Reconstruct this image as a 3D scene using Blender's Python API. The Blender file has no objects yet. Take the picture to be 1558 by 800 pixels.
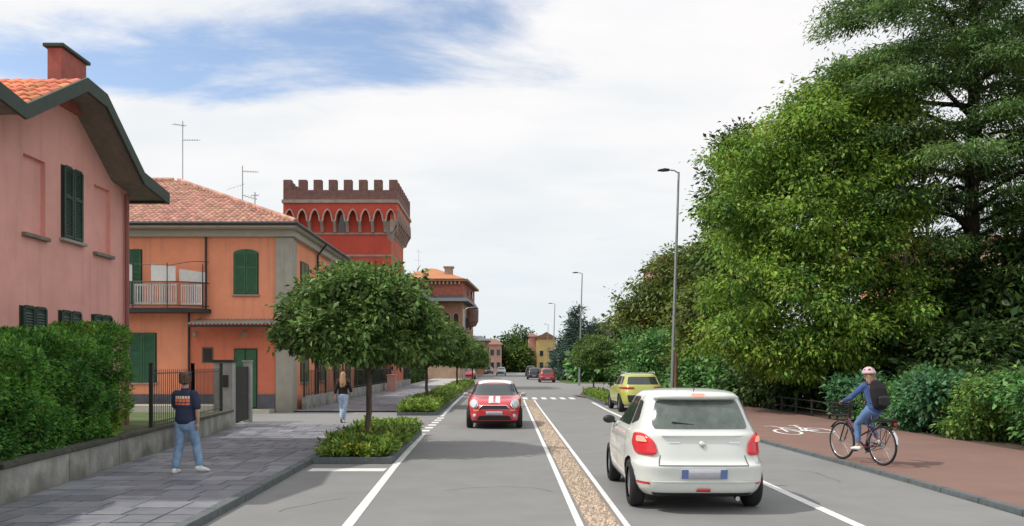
import bpy, bmesh, math, random
import numpy as np
from mathutils import Vector, Matrix
from mathutils.bvhtree import BVHTree
rnd = random.Random(7)
rng = np.random.default_rng(11)
R = math.radians
sc = bpy.context.scene
COL = sc.collection

# ------------------------------------------------------------------ camera, sky, sun, exposure
F, HX, HY, CH = 1250.0, 766.0, 555.0, 1.9        # focal length and vanishing point in photograph pixels, eye height
cam = bpy.data.objects.new('camera', bpy.data.cameras.new('camera'))
COL.objects.link(cam)
cam.location = (0, 0, CH)
cam.rotation_euler = (R(90), 0, 0)
cam.data.sensor_width = 36
cam.data.lens = 36 * F / 1558
cam.data.shift_x = (779 - HX) / 1558
cam.data.shift_y = (HY - 400) / 1558
cam.data.clip_start = 0.1
cam.data.clip_end = 6000
sc.camera = cam
sc.view_settings.view_transform = 'Standard'
sc.view_settings.look = 'None'
sc.view_settings.exposure = 0.06
sc.view_settings.gamma = 1.0

SUN_DIR = Vector((2.35, 0.28, -2.95)).normalized()      # the way the light travels
sun = bpy.data.objects.new('sun', bpy.data.lights.new('sun', 'SUN'))
COL.objects.link(sun)
sun.data.energy = 2.9
sun.data.angle = R(0.6)
sun.data.color = (1.0, 0.95, 0.87)
sun.rotation_euler = SUN_DIR.to_track_quat('-Z', 'Y').to_euler()

w = bpy.data.worlds.new('World')
sc.world = w
w.use_nodes = True
nt = w.node_tree
nt.nodes.clear()
N = nt.nodes.new
L = nt.links.new
out = N('ShaderNodeOutputWorld')
bg = N('ShaderNodeBackground')
bg.inputs['Strength'].default_value = 0.1
sky = N('ShaderNodeTexSky')
sky.sky_type = 'NISHITA'
sky.sun_disc = False
sky.sun_elevation = math.asin(-SUN_DIR.z)
sky.sun_rotation = math.atan2(-SUN_DIR.x, -SUN_DIR.y)
sky.dust_density = 0.6
tc = N('ShaderNodeTexCoord')
sep = N('ShaderNodeSeparateXYZ')
L(tc.outputs['Generated'], sep.inputs[0])
def mth(op, a, b=None, tree=nt, clamp=False):
    n = tree.nodes.new('ShaderNodeMath')
    n.operation = op
    n.use_clamp = clamp
    for i, v in enumerate((a, b)):
        if v is None: continue
        if isinstance(v, (int, float)): n.inputs[i].default_value = v
        else: tree.links.new(v, n.inputs[i])
    return n.outputs[0]
# cloud layer: direction projected on a high flat layer, so that clouds compress towards the horizon
zc = mth('MAXIMUM', sep.outputs[2], 0.0)
zz = mth('ADD', zc, 0.16)
u = mth('DIVIDE', sep.outputs[0], zz)
v = mth('DIVIDE', sep.outputs[1], zz)
comb = N('ShaderNodeCombineXYZ')
L(u, comb.inputs[0]); L(v, comb.inputs[1])
mp = N('ShaderNodeMapping')
mp.inputs['Scale'].default_value = (1.0, 1.6, 1.0)
mp.inputs['Rotation'].default_value = (0, 0, R(-12))
L(comb.outputs[0], mp.inputs[0])
no = N('ShaderNodeTexNoise')
no.inputs['Scale'].default_value = 1.25
no.inputs['Detail'].default_value = 9
no.inputs['Roughness'].default_value = 0.62
no.inputs['Distortion'].default_value = 0.35
L(mp.outputs[0], no.inputs['Vector'])
def gap(cu, cv, su, sv, amp, rot=0.0):
    """a break in the cloud layer round (cu, cv), measured on the layer"""
    du = mth('SUBTRACT', u, cu); dv = mth('SUBTRACT', v, cv)
    c, s = math.cos(rot), math.sin(rot)
    a = mth('ADD', mth('MULTIPLY', du, c / su), mth('MULTIPLY', dv, s / su))
    b = mth('ADD', mth('MULTIPLY', du, -s / sv), mth('MULTIPLY', dv, c / sv))
    q = mth('ADD', mth('MULTIPLY', a, a), mth('MULTIPLY', b, b))
    return mth('MULTIPLY', mth('POWER', 2.718, mth('MULTIPLY', q, -1.0)), amp)
def layer_uv(px, py):
    d = Vector((px - HX, F, HY - py)).normalized()
    return d.x / (d.z + .16), d.y / (d.z + .16)
bias = None
for (px, py, su, sv, amp, rot) in ((330, 72, .60, .15, .27, .10), (150, 118, .40, .12, .34, .2), (560, 118, .30, .08, .17, -.1), (640, 30, .34, .13, .12, 0), (560, -40, .5, .22, .12, 0), (-700, -250, .5, .3, .3, 0), (2600, -900, .6, .4, .3, 0)):
    cu, cv = layer_uv(px, py)
    g = gap(cu, cv, su, sv, amp, rot)
    bias = g if bias is None else mth('ADD', bias, g)
cl = mth('SUBTRACT', mth('ADD', no.outputs['Fac'], 0.17), bias)
rp = N('ShaderNodeValToRGB')
rp.color_ramp.elements[0].position = 0.30
rp.color_ramp.elements[1].position = 0.56
rp.color_ramp.interpolation = 'EASE'
L(cl, rp.inputs[0])
n2 = N('ShaderNodeTexNoise')
n2.inputs['Scale'].default_value = 1.6
n2.inputs['Detail'].default_value = 6
L(mp.outputs[0], n2.inputs['Vector'])
cr = N('ShaderNodeValToRGB')
cr.color_ramp.elements[0].position = 0.32
cr.color_ramp.elements[0].color = (0.82, 0.855, 0.885, 1)
cr.color_ramp.elements[1].position = 0.58
cr.color_ramp.elements[1].color = (0.955, 0.94, 0.945, 1)
L(n2.outputs['Fac'], cr.inputs[0])
# low cloud is a touch greyer and bluer
hz = N('ShaderNodeMapRange')
hz.inputs['From Min'].default_value = 0.0
hz.inputs['From Max'].default_value = 0.28
L(zc, hz.inputs['Value'])
mixh = N('ShaderNodeMix'); mixh.data_type = 'RGBA'
mixh.inputs['A'].default_value = (0.76, 0.83, 0.86, 1)
L(hz.outputs[0], mixh.inputs['Factor']); L(cr.outputs[0], mixh.inputs['B'])
sc10 = N('ShaderNodeMix'); sc10.data_type = 'RGBA'; sc10.blend_type = 'MULTIPLY'
sc10.inputs['Factor'].default_value = 1
sc10.inputs['B'].default_value = (10, 10, 10, 1)
L(mixh.outputs['Result'], sc10.inputs['A'])
mixc = N('ShaderNodeMix'); mixc.data_type = 'RGBA'
skm = N('ShaderNodeMix'); skm.data_type = 'RGBA'; skm.blend_type = 'MULTIPLY'
skm.inputs['Factor'].default_value = 1
skm.inputs['B'].default_value = (1.95, 1.80, 1.72, 1)
L(sky.outputs[0], skm.inputs['A'])
L(rp.outputs['Color'], mixc.inputs['Factor']); L(skm.outputs['Result'], mixc.inputs['A']); L(sc10.outputs['Result'], mixc.inputs['B'])
L(mixc.outputs['Result'], bg.inputs['Color'])
L(bg.outputs[0], out.inputs['Surface'])

# ------------------------------------------------------------------ helpers
def P(px, py, Y):
    return Vector(((px - HX) / F * Y, Y, CH + (HY - py) / F * Y))
def XA(px, Y): return (px - HX) / F * Y
def ZA(py, Y): return CH + (HY - py) / F * Y
def YX(px, X): return X * F / (px - HX)              # depth of a street-parallel plane X where it crosses column px

def wloc(o):
    v = Vector((0, 0, 0))
    while o is not None:
        v += o.location
        o = o.parent
    return v
def tag(o, label=None, cat=None, group=None, kind=None):
    if label: o['label'] = label
    if cat: o['category'] = cat
    if group: o['group'] = group
    if kind: o['kind'] = kind
    return o
def thing(name, label, cat, loc=(0, 0, 0), rotz=0, group=None):
    o = bpy.data.objects.new(name, None)
    COL.objects.link(o)
    o.empty_display_size = .3
    o.location = loc
    o.rotation_euler = (0, 0, rotz)
    return tag(o, label, cat, group)
def link(name, me, parent=None, world=False):
    o = bpy.data.objects.new(name, me)
    COL.objects.link(o)
    if parent is not None:
        o.parent = parent
        if world: o.location = -wloc(parent)
    return o
def copy_tree(o, parent=None):
    c = o.copy(); COL.objects.link(c); c.parent = parent
    for ch in list(o.children): copy_tree(ch, c)
    return c

class Fr:
    """a wall frame: a along the wall, n outwards, z up"""
    def __init__(s, o, ax, nx):
        s.o = Vector(o); s.ax = Vector(ax); s.nx = Vector(nx)
    def p(s, a, n, z): return s.o + s.ax * a + s.nx * n + Vector((0, 0, z))
class MB:
    def __init__(s): s.v = []; s.f = []; s.mi = []; s.cur = 0
    def vv(s, pts):
        i = len(s.v); s.v.extend([tuple(p) for p in pts]); return i
    def face(s, idx): s.f.append(tuple(idx)); s.mi.append(s.cur)
    def poly(s, pts):
        i = s.vv(pts); s.face(range(i, i + len(pts)))
    def box(s, x0, x1, y0, y1, z0, z1, fr=None):
        c = [(x0, y0, z0), (x1, y0, z0), (x1, y1, z0), (x0, y1, z0), (x0, y0, z1), (x1, y0, z1), (x1, y1, z1), (x0, y1, z1)]
        if fr: c = [fr.p(*q) for q in c]
        i = s.vv(c)
        for f in ((0, 3, 2, 1), (4, 5, 6, 7), (0, 1, 5, 4), (1, 2, 6, 5), (2, 3, 7, 6), (3, 0, 4, 7)): s.face([i + k for k in f])
    def prism(s, pts, off):
        """closed polygon pts extruded by vector off"""
        n = len(pts); off = Vector(off)
        i = s.vv(pts); j = s.vv([Vector(p) + off for p in pts])
        s.face(range(i, i + n)); s.face(reversed(range(j, j + n)))
        for k in range(n): s.face((i + k, j + k, j + (k + 1) % n, i + (k + 1) % n))
    def tube(s, pts, r, n=8, cap=True, closed=False):
        pts = [Vector(p) for p in pts]
        rs = r if isinstance(r, (list, tuple)) else [r] * len(pts)
        rings = []; m = len(pts); up = None
        for k, p in enumerate(pts):
            if closed: d = (pts[(k + 1) % m] - pts[k - 1])
            else: d = pts[min(k + 1, m - 1)] - pts[max(k - 1, 0)]
            d = d.normalized() if d.length > 1e-9 else Vector((0, 0, 1))
            if up is None: up = Vector((0, 0, 1)) if abs(d.z) < .9 else Vector((1, 0, 0))
            a = d.cross(up)
            if a.length < 1e-4: a = d.orthogonal()
            a.normalize(); b = a.cross(d).normalized(); up = b
            rings.append(s.vv([p + (a * math.cos(2 * math.pi * q / n) + b * math.sin(2 * math.pi * q / n)) * rs[k] for q in range(n)]))
        for k in range(m if closed else m - 1):
            i, j = rings[k], rings[(k + 1) % m]
            for q in range(n): s.face((i + q, i + (q + 1) % n, j + (q + 1) % n, j + q))
        if cap and not closed:
            s.face(reversed(range(rings[0], rings[0] + n))); s.face(range(rings[-1], rings[-1] + n))
    def lathe(s, prof, c, axis='x', n=24):
        """profile of (radius, offset along axis) spun round axis through c"""
        rings = []
        for (r, o) in prof:
            pts = []
            for q in range(n):
                t = 2 * math.pi * q / n
                if axis == 'x': pts.append((c[0] + o, c[1] + r * math.cos(t), c[2] + r * math.sin(t)))
                elif axis == 'z': pts.append((c[0] + r * math.cos(t), c[1] + r * math.sin(t), c[2] + o))
                else: pts.append((c[0] + r * math.cos(t), c[1] + o, c[2] + r * math.sin(t)))
            rings.append(s.vv(pts))
        for k in range(len(rings) - 1):
            i, j = rings[k], rings[k + 1]
            for q in range(n): s.face((i + q, i + (q + 1) % n, j + (q + 1) % n, j + q))
    def loft(s, rings, cap=True):
        ids = [s.vv(r) for r in rings]; n = len(rings[0])
        for k in range(len(ids) - 1):
            i, j = ids[k], ids[k + 1]
            for q in range(n): s.face((i + q, i + (q + 1) % n, j + (q + 1) % n, j + q))
        if cap:
            s.face(reversed(range(ids[0], ids[0] + n))); s.face(range(ids[-1], ids[-1] + n))
    def mesh(s, name, mats, smooth=False, bevel=0, fixn=True):
        me = bpy.data.meshes.new(name)
        me.from_pydata(s.v, [], s.f)
        for m in (mats if isinstance(mats, (list, tuple)) else [mats]): me.materials.append(m)
        if any(s.mi): me.polygons.foreach_set('material_index', s.mi)
        if fixn or bevel:
            bm = bmesh.new(); bm.from_mesh(me)
            if fixn: bmesh.ops.recalc_face_normals(bm, faces=bm.faces)
            if bevel:
                bmesh.ops.bevel(bm, geom=[e for e in bm.edges if len(e.link_faces) == 2 and e.calc_face_angle(0) > .6], offset=bevel, segments=2, affect='EDGES', clamp_overlap=True)
            bm.to_mesh(me); bm.free()
        if smooth:
            me.polygons.foreach_set('use_smooth', [True] * len(me.polygons))
            if smooth != 'all':
                bm = bmesh.new(); bm.from_mesh(me)
                for e in bm.edges:
                    if len(e.link_faces) == 2 and e.calc_face_angle(0) > R(smooth if smooth is not True else 35): e.smooth = False
                bm.to_mesh(me); bm.free()
        me.update()
        return me
    def build(s, name, mats, parent=None, world=True, smooth=False, bevel=0, kind=None, fixn=True):
        o = link(name, s.mesh(name, mats, smooth, bevel, fixn), parent, world and parent is not None)
        if kind: o['kind'] = kind
        return o
def struct(name, mb, mats, parent=None, **k):
    o = mb.build(name, mats, parent, **k)
    o['kind'] = 'structure'
    return o

# ------------------------------------------------------------------ materials
def mat(name, base, rough=.8, var=.0, scale=4.0, bump=0.0, bscale=60.0, metal=0.0, col2=None, island=0.0, coat=0.0, stretch=(1, 1, 1), spec=.5, alpha=None, ior=None, mott=.5, stain=None, stsc=.8):
    m = bpy.data.materials.new(name); m.use_nodes = True
    t = m.node_tree; b = t.nodes['Principled BSDF']
    b.inputs['Roughness'].default_value = rough
    b.inputs['Metallic'].default_value = metal
    b.inputs['Specular IOR Level'].default_value = spec
    b.inputs['Coat Weight'].default_value = coat
    b.inputs['Coat Roughness'].default_value = .06
    c = (*base, 1)
    b.inputs['Base Color'].default_value = c
    tcn = t.nodes.new('ShaderNodeTexCoord'); mpn = t.nodes.new('ShaderNodeMapping')
    mpn.inputs['Scale'].default_value = stretch
    geo = t.nodes.new('ShaderNodeNewGeometry')
    t.links.new(geo.outputs['Position'] if not coat else tcn.outputs['Object'], mpn.inputs[0])
    cur = None
    if var or col2:
        n = t.nodes.new('ShaderNodeTexNoise')
        n.inputs['Scale'].default_value = scale; n.inputs['Detail'].default_value = 8; n.inputs['Roughness'].default_value = .65
        t.links.new(mpn.outputs[0], n.inputs['Vector'])
        r = t.nodes.new('ShaderNodeValToRGB')
        lo = .5 - mott * .5 + .08; hi = .5 + mott * .5 - .08
        r.color_ramp.elements[0].position = max(.05, lo); r.color_ramp.elements[1].position = min(.95, hi)
        a2 = col2 or tuple(max(0, x * (1 - var)) for x in base)
        a1 = base if col2 else tuple(min(1, x * (1 + var * .6)) for x in base)
        r.color_ramp.elements[0].color = (*a2, 1); r.color_ramp.elements[1].color = (*a1, 1)
        t.links.new(n.outputs['Fac'], r.inputs[0]); cur = r.outputs[0]
    if stain:
        n = t.nodes.new('ShaderNodeTexNoise'); n.inputs['Scale'].default_value = stsc; n.inputs['Detail'].default_value = 5; n.inputs['Distortion'].default_value = .6
        mq = t.nodes.new('ShaderNodeMapping'); mq.inputs['Scale'].default_value = (1, 1, .35)
        t.links.new(geo.outputs['Position'], mq.inputs[0]); t.links.new(mq.outputs[0], n.inputs['Vector'])
        rr = t.nodes.new('ShaderNodeMapRange'); rr.inputs['From Min'].default_value = .5; rr.inputs['From Max'].default_value = .72
        t.links.new(n.outputs['Fac'], rr.inputs['Value'])
        mx = t.nodes.new('ShaderNodeMix'); mx.data_type = 'RGBA'; mx.inputs['A'].default_value = c; mx.inputs['B'].default_value = (*stain, 1)
        if cur: t.links.new(cur, mx.inputs['A'])
        sc_ = mth('MULTIPLY', rr.outputs[0], .6, tree=t)
        t.links.new(sc_, mx.inputs['Factor']); cur = mx.outputs['Result']
    if island:
        hs = t.nodes.new('ShaderNodeHueSaturation')
        hs.inputs['Color'].default_value = c
        if cur: t.links.new(cur, hs.inputs['Color'])
        oi = t.nodes.new('ShaderNodeObjectInfo')
        s1 = mth('ADD', geo.outputs['Random Per Island'], oi.outputs['Random'], tree=t)
        fr = mth('FRACT', s1, tree=t)
        vv = mth('ADD', mth('MULTIPLY', fr, island * 2, tree=t), 1 - island, tree=t)
        t.links.new(vv, hs.inputs['Value'])
        hh = mth('ADD', mth('MULTIPLY', mth('FRACT', mth('MULTIPLY', s1, 7.3, tree=t), tree=t), .04, tree=t), .48, tree=t)
        t.links.new(hh, hs.inputs['Hue'])
        cur = hs.outputs[0]
    if cur: t.links.new(cur, b.inputs['Base Color'])
    if bump:
        n = t.nodes.new('ShaderNodeTexNoise'); n.inputs['Scale'].default_value = bscale; n.inputs['Detail'].default_value = 6
        t.links.new(mpn.outputs[0], n.inputs['Vector'])
        bp = t.nodes.new('ShaderNodeBump'); bp.inputs['Strength'].default_value = bump; bp.inputs['Distance'].default_value = .02
        t.links.new(n.outputs['Fac'], bp.inputs['Height']); t.links.new(bp.outputs[0], b.inputs['Normal'])
    return m
def leafmat(name, c_lo, c_hi, hue=.04, trans=.35, scale=.7, third=None, rough=.5):
    m = bpy.data.materials.new(name); m.use_nodes = True
    t = m.node_tree; b = t.nodes['Principled BSDF']; o = t.nodes['Material Output']
    geo = t.nodes.new('ShaderNodeNewGeometry')
    n = t.nodes.new('ShaderNodeTexNoise'); n.inputs['Scale'].default_value = scale; n.inputs['Detail'].default_value = 4
    t.links.new(geo.outputs['Position'], n.inputs['Vector'])
    s = mth('ADD', mth('MULTIPLY', n.outputs['Fac'], 1.1, tree=t), mth('MULTIPLY', geo.outputs['Random Per Island'], .6, tree=t), tree=t)
    r = t.nodes.new('ShaderNodeValToRGB')
    r.color_ramp.elements[0].position = .55; r.color_ramp.elements[0].color = (*c_lo, 1)
    r.color_ramp.elements[1].position = 1.0; r.color_ramp.elements[1].color = (*c_hi, 1)
    t.links.new(mth('MULTIPLY', s, .9, tree=t), r.inputs[0])
    hs = t.nodes.new('ShaderNodeHueSaturation')
    t.links.new(r.outputs[0], hs.inputs['Color'])
    fr = mth('FRACT', mth('MULTIPLY', geo.outputs['Random Per Island'], 13.7, tree=t), tree=t)
    t.links.new(mth('ADD', mth('MULTIPLY', fr, hue, tree=t), .5 - hue / 2, tree=t), hs.inputs['Hue'])
    t.links.new(mth('ADD', mth('MULTIPLY', fr, .5, tree=t), .75, tree=t), hs.inputs['Value'])
    col = hs.outputs[0]
    if third:
        n3 = t.nodes.new('ShaderNodeTexNoise'); n3.inputs['Scale'].default_value = .55; n3.inputs['Detail'].default_value = 3
        t.links.new(geo.outputs['Position'], n3.inputs['Vector'])
        rr = t.nodes.new('ShaderNodeMapRange'); rr.inputs['From Min'].default_value = .60; rr.inputs['From Max'].default_value = .72
        t.links.new(n3.outputs['Fac'], rr.inputs['Value'])
        mx = t.nodes.new('ShaderNodeMix'); mx.data_type = 'RGBA'; mx.inputs['B'].default_value = (*third, 1)
        t.links.new(col, mx.inputs['A']); t.links.new(mth('MULTIPLY', rr.outputs[0], .7, tree=t), mx.inputs['Factor']); col = mx.outputs['Result']
    t.links.new(col, b.inputs['Base Color'])
    b.inputs['Roughness'].default_value = rough
    b.inputs['Specular IOR Level'].default_value = .35
    tr = t.nodes.new('ShaderNodeBsdfTranslucent')
    t.links.new(col, tr.inputs['Color'])
    ms = t.nodes.new('ShaderNodeMixShader'); ms.inputs[0].default_value = trans
    t.links.new(b.outputs[0], ms.inputs[1]); t.links.new(tr.outputs[0], ms.inputs[2]); t.links.new(ms.outputs[0], o.inputs[0])
    return m
M = {}
M['asphalt'] = mat('asphalt', (.228, .228, .225), .88, .09, 1.2, .25, 140, stain=(.198, .196, .192), stsc=.35)
M['drive'] = mat('driveway_asphalt', (.25, .25, .247), .9, .10, 1.6, .25, 120)
M['paint'] = mat('road_paint', (.80, .80, .78), .6, .12, 9, .1, 90, stain=(.58, .58, .56), stsc=5)
M['ground'] = mat('ground_earth', (.10, .12, .06), .95, .4, .4, .3, 5, col2=(.12, .10, .07))
M['grass'] = mat('grass_ground', (.10, .15, .04), .95, .4, 1.2, .5, 30, col2=(.06, .09, .03))
M['soil'] = mat('soil', (.09, .065, .045), .95, .4, 5, .6, 30)
M['slab'] = mat('paving_stone', (.255, .25, .265), .62, .35, 2.2, .35, 22, island=.28, col2=(.135, .15, .19), mott=.6)
M['joint'] = mat('paving_joint', (.40, .39, .375), .9, .2, 20, .2, 60)
M['kerb'] = mat('kerb_stone', (.12, .14, .145), .7, .25, 8, .3, 80)
M['path'] = mat('cycle_path_surface', (.225, .132, .108), .88, .10, 1.0, .3, 150, stain=(.195, .118, .098), stsc=.4)
M['gravel'] = mat('gravel_strip', (.48, .38, .29), .9, .5, 40, .8, 70, col2=(.20, .14, .10))
M['pebble'] = mat('pebble', (.50, .40, .31), .85, island=.45)
M['concrete'] = mat('mossy_concrete', (.36, .355, .33), .9, .35, 2.0, .4, 18, stain=(.10, .13, .07), stsc=1.4)
M['coping'] = mat('dark_coping', (.085, .085, .065), .9, .4, 4, .4, 20)
M['pink'] = mat('pink_render', (.80, .40, .345), .92, .10, 1.3, .15, 40, stain=(.66, .33, .28), stsc=.5)
M['pinkdark'] = mat('pink_pipe', (.28, .10, .095), .6)
M['green_fascia'] = mat('dark_green_fascia', (.045, .065, .052), .7, .2, 6)
M['soffit'] = mat('soffit_boards', (.22, .20, .165), .9, .2, 5)
M['tile_red'] = mat('clay_roof_tile_orange', (.70, .26, .13), .85, .25, 6, .2, 40, island=.28)
M['tile_brown'] = mat('clay_roof_tile_pinkish', (.50, .27, .20), .88, .3, 4, .2, 40, island=.25)
M['shutter'] = mat('green_shutter', (.035, .13, .06), .55, .2, 5)
M['shutter_dk'] = mat('dark_green_shutter', (.014, .045, .03), .5, .2, 5)
M['shutter_br'] = mat('faded_olive_shutter', (.11, .115, .06), .6, .2, 5)
M['stone'] = mat('stone_sill', (.34, .32, .28), .85, .2, 6)
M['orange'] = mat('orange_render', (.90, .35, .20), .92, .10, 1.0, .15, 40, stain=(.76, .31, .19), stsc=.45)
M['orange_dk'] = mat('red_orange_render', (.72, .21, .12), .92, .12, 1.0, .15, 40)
M['plinth'] = mat('grey_plinth', (.12, .12, .14), .85, .2, 5)
M['pilaster'] = mat('grey_pilaster', (.40, .38, .32), .88, .12, 3, .1, 40)
M['cornice'] = mat('pale_cornice', (.48, .46, .39), .85, .1, 4)
def weather(m, col, z0=.0, z1=1.6, amt=.55):
    """splash dirt rising unevenly from the ground and thin rain runs"""
    t = m.node_tree; b = t.nodes['Principled BSDF']; src = b.inputs['Base Color'].links[0].from_socket if b.inputs['Base Color'].links else None
    g_ = t.nodes.new('ShaderNodeNewGeometry'); sp = t.nodes.new('ShaderNodeSeparateXYZ'); t.links.new(g_.outputs['Position'], sp.inputs[0])
    n = t.nodes.new('ShaderNodeTexNoise'); n.inputs['Scale'].default_value = 1.6; n.inputs['Detail'].default_value = 7
    mp_ = t.nodes.new('ShaderNodeMapping'); mp_.inputs['Scale'].default_value = (2.2, 2.2, .16)
    t.links.new(g_.outputs['Position'], n.inputs['Vector'])
    n2_ = t.nodes.new('ShaderNodeTexNoise'); n2_.inputs['Scale'].default_value = 2.0; n2_.inputs['Detail'].default_value = 5
    t.links.new(g_.outputs['Position'], mp_.inputs[0]); t.links.new(mp_.outputs[0], n2_.inputs['Vector'])
    h = mth('ADD', sp.outputs[2], mth('MULTIPLY', n.outputs['Fac'], 1.6, tree=t), tree=t)
    r1 = t.nodes.new('ShaderNodeMapRange'); r1.inputs['From Min'].default_value = z0 + .8; r1.inputs['From Max'].default_value = z1 + .8; r1.inputs['To Min'].default_value = amt; r1.inputs['To Max'].default_value = 0
    t.links.new(h, r1.inputs['Value'])
    r2 = t.nodes.new('ShaderNodeMapRange'); r2.inputs['From Min'].default_value = .54; r2.inputs['From Max'].default_value = .78; r2.inputs['To Max'].default_value = amt * .7
    t.links.new(n2_.outputs['Fac'], r2.inputs['Value'])
    mx = t.nodes.new('ShaderNodeMix'); mx.data_type = 'RGBA'; mx.inputs['A'].default_value = b.inputs['Base Color'].default_value; mx.inputs['B'].default_value = (*col, 1)
    if src: t.links.new(src, mx.inputs['A'])
    t.links.new(mth('MAXIMUM', r1.outputs[0], r2.outputs[0], tree=t), mx.inputs['Factor']); t.links.new(mx.outputs['Result'], b.inputs['Base Color'])
M['dark'] = mat('dark_metal', (.03, .03, .032), .5, .2, 9)
M['iron'] = mat('fence_iron', (.035, .04, .036), .55, .2, 12)
M['steel'] = mat('galvanised_steel', (.34, .36, .36), .45, .1, 6, metal=.6)
M['white'] = mat('white_plastic', (.72, .72, .70), .6, .08, 6)
M['tower_red'] = mat('tower_red_render', (.56, .085, .055), .9, .16, .6, .15, 20, stain=(.38, .06, .045), stsc=.3)
M['tower_red_lit'] = mat('tower_red_lit_render', (.52, .14, .085), .9, .16, .6, .15, 20)  # tower red made paler, painting brighter light onto the street side
M['tower_brick'] = mat('tower_dark_brick', (.20, .105, .09), .92, .3, 3, .3, 20)
M['tower_stone'] = mat('tower_grey_stone', (.36, .29, .25), .9, .25, 2.5, .2, 20)
M['glass_dk'] = mat('dark_window_glass', (.02, .03, .035), .08, spec=.8)
M['slate'] = mat('slate_roof', (.11, .125, .14), .6, .2, 2)
M['copper'] = mat('green_copper_roof', (.20, .31, .26), .6, .2, 2)
M['brick_red'] = mat('villa_red_brick', (.38, .12, .085), .9, .3, 2, .2, 12)
M['beige'] = mat('beige_render', (.44, .31, .22), .9, .2, 1)
M['tan'] = mat('tan_brick', (.36, .20, .13), .9, .3, 1.5)
M['yellow_r'] = mat('yellow_render', (.66, .47, .20), .9, .12, 1)
M['pinkpale'] = mat('pale_pink_render', (.55, .30, .24), .9, .12, 1)
M['greyblue'] = mat('grey_blue_render', (.30, .34, .37), .9, .12, 1)
M['roofbrown'] = mat('brown_far_roof', (.26, .13, .09), .9, .3, 2)
M['bark'] = mat('bark', (.13, .095, .07), .95, .45, 7, .8, 30, stretch=(1, 1, .25))
M['bark_dk'] = mat('dark_bark', (.05, .04, .03), .95, .45, 7, .8, 30, stretch=(1, 1, .25))
M['bark_pale'] = mat('pale_grey_bark', (.24, .22, .19), .95, .35, 7, .6, 30, stretch=(1, 1, .25))
M['wood'] = mat('wooden_post', (.24, .13, .07), .9, .3, 8, stretch=(1, 1, .2))

weather(M['orange'], (.42, .20, .13), .0, 1.3); weather(M['pink'], (.42, .23, .20), .5, 2.2); weather(M['orange_dk'], (.36, .12, .08), 0, 1.2)
weather(M['tower_red'], (.30, .07, .05), 0, 2, .5); weather(M['concrete'], (.12, .115, .085), -.1, .30, .75); weather(M['pilaster'], (.20, .19, .15), 0, 1.2, .6)

# ------------------------------------------------------------------ the ground, the road and its markings
g = MB(); g.poly([(-2500, -300, -.03), (2500, -300, -.03), (2500, 4000, -.03), (-2500, 4000, -.03)])
struct('ground', g, M['ground'])
r = MB()
r.poly([(-3.7, -6, 0), (6.5, -6, 0), (6.5, 300, 0), (-3.7, 300, 0)])
road = struct('road', r, M['asphalt'])
r = MB(); r.poly([(6.5, 52, 0), (60, 56, 0), (60, 70, 0), (6.5, 84, 0)])
struct('side_road', r, M['asphalt'])
r = MB(); r.poly([(-8.7, 25.5, -.002), (-3.7, 25.5, -.002), (-3.7, 33, -.002), (-8.7, 33, -.002)])
r.poly([(-24, 27.3, -.004), (-8.7, 27.3, -.004), (-8.7, 33, -.004), (-24, 33, -.004)])
struct('driveway', r, M['drive'])
def strip(mb, pts, wd, z=.004):
    """a painted line of width wd through ground points"""
    for (x0, y0), (x1, y1) in zip(pts[:-1], pts[1:]):
        mb.layer = getattr(mb, 'layer', 0) + 1; z = z + .0003
        d = Vector((x1 - x0, y1 - y0)).normalized(); n = Vector((-d.y, d.x)) * wd / 2
        mb.poly([(x0 - n.x, y0 - n.y, z), (x1 - n.x, y1 - n.y, z), (x1 + n.x, y1 + n.y, z), (x0 + n.x, y0 + n.y, z)])
LL = [(-1.74, 3), (-1.84, 9.7), (-2.03, 15.1), (-2.20, 22.6)]
cr = MB()
M['seal'] = mat('crack_seal', (.165, .165, .165), .8, .1, 10)
for (x0_, y0_, n_) in ((-.9, 12.4, 9), (3.1, 8.6, 8), (.2, 19.0, 10), (2.9, 22, 9), (5.4, 13.2, 8), (-2.9, 10.6, 6), (-.4, 27.5, 9)):
    pts_ = [(x0_, y0_)]; an = rnd.uniform(0, 3.1)
    for k in range(n_): an += rnd.uniform(-.6, .6); pts_.append((pts_[-1][0] + .22 * math.cos(an), pts_[-1][1] + .22 * math.sin(an)))
    strip(cr, pts_, .012, .0035)
cr.build('crack', M['seal'], road, kind='stuff')
l = MB(); strip(l, LL, .13); struct('edge_line', l, M['paint'], road)
l = MB(); strip(l, [(-2.26, 30.2), (-2.38, 38), (-2.66, 60), (-2.8, 76)], .14); struct('edge_line', l, M['paint'], road)
for k in range(6):
    y = 23.4 + k * 1.12; l = MB(); strip(l, [(-2.24, y), (-2.25, y + .55)], .24); struct('line_dash', l, M['paint'], road)
l = MB(); strip(l, [(-3.5, 14.85), (-2.13, 14.85)], .42); struct('bay_line', l, M['paint'], road)
l = MB(); strip(l, [(.90, 3), (.905, 9.7), (.945, 16.2), (1.05, 36.5), (1.10, 44.5)], .085); struct('median_line', l, M['paint'], road)
l = MB(); strip(l, [(1.45, 3), (1.46, 9.7), (1.50, 16.2), (1.60, 36.5), (1.66, 44.5)], .075); struct('median_line', l, M['paint'], road)
l = MB(); strip(l, [(4.20, 3), (4.19, 13), (4.35, 35), (4.5, 41.5)], .14); struct('edge_line', l, M['paint'], road)
for k in range(6):
    x = XA(799 + k * 14.2, 46.6); l = MB(); strip(l, [(x, 45.3), (x, 47.8)], .27); struct('crossing_mark', l, M['paint'], road)
gm = MB(); strip(gm, [(1.18, 3), (1.185, 9.7), (1.225, 16.2), (1.33, 36.5), (1.38, 44.5)], .40, .008)
gs = struct('gravel_strip', gm, M['gravel'], road)
pm = MB()
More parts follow.
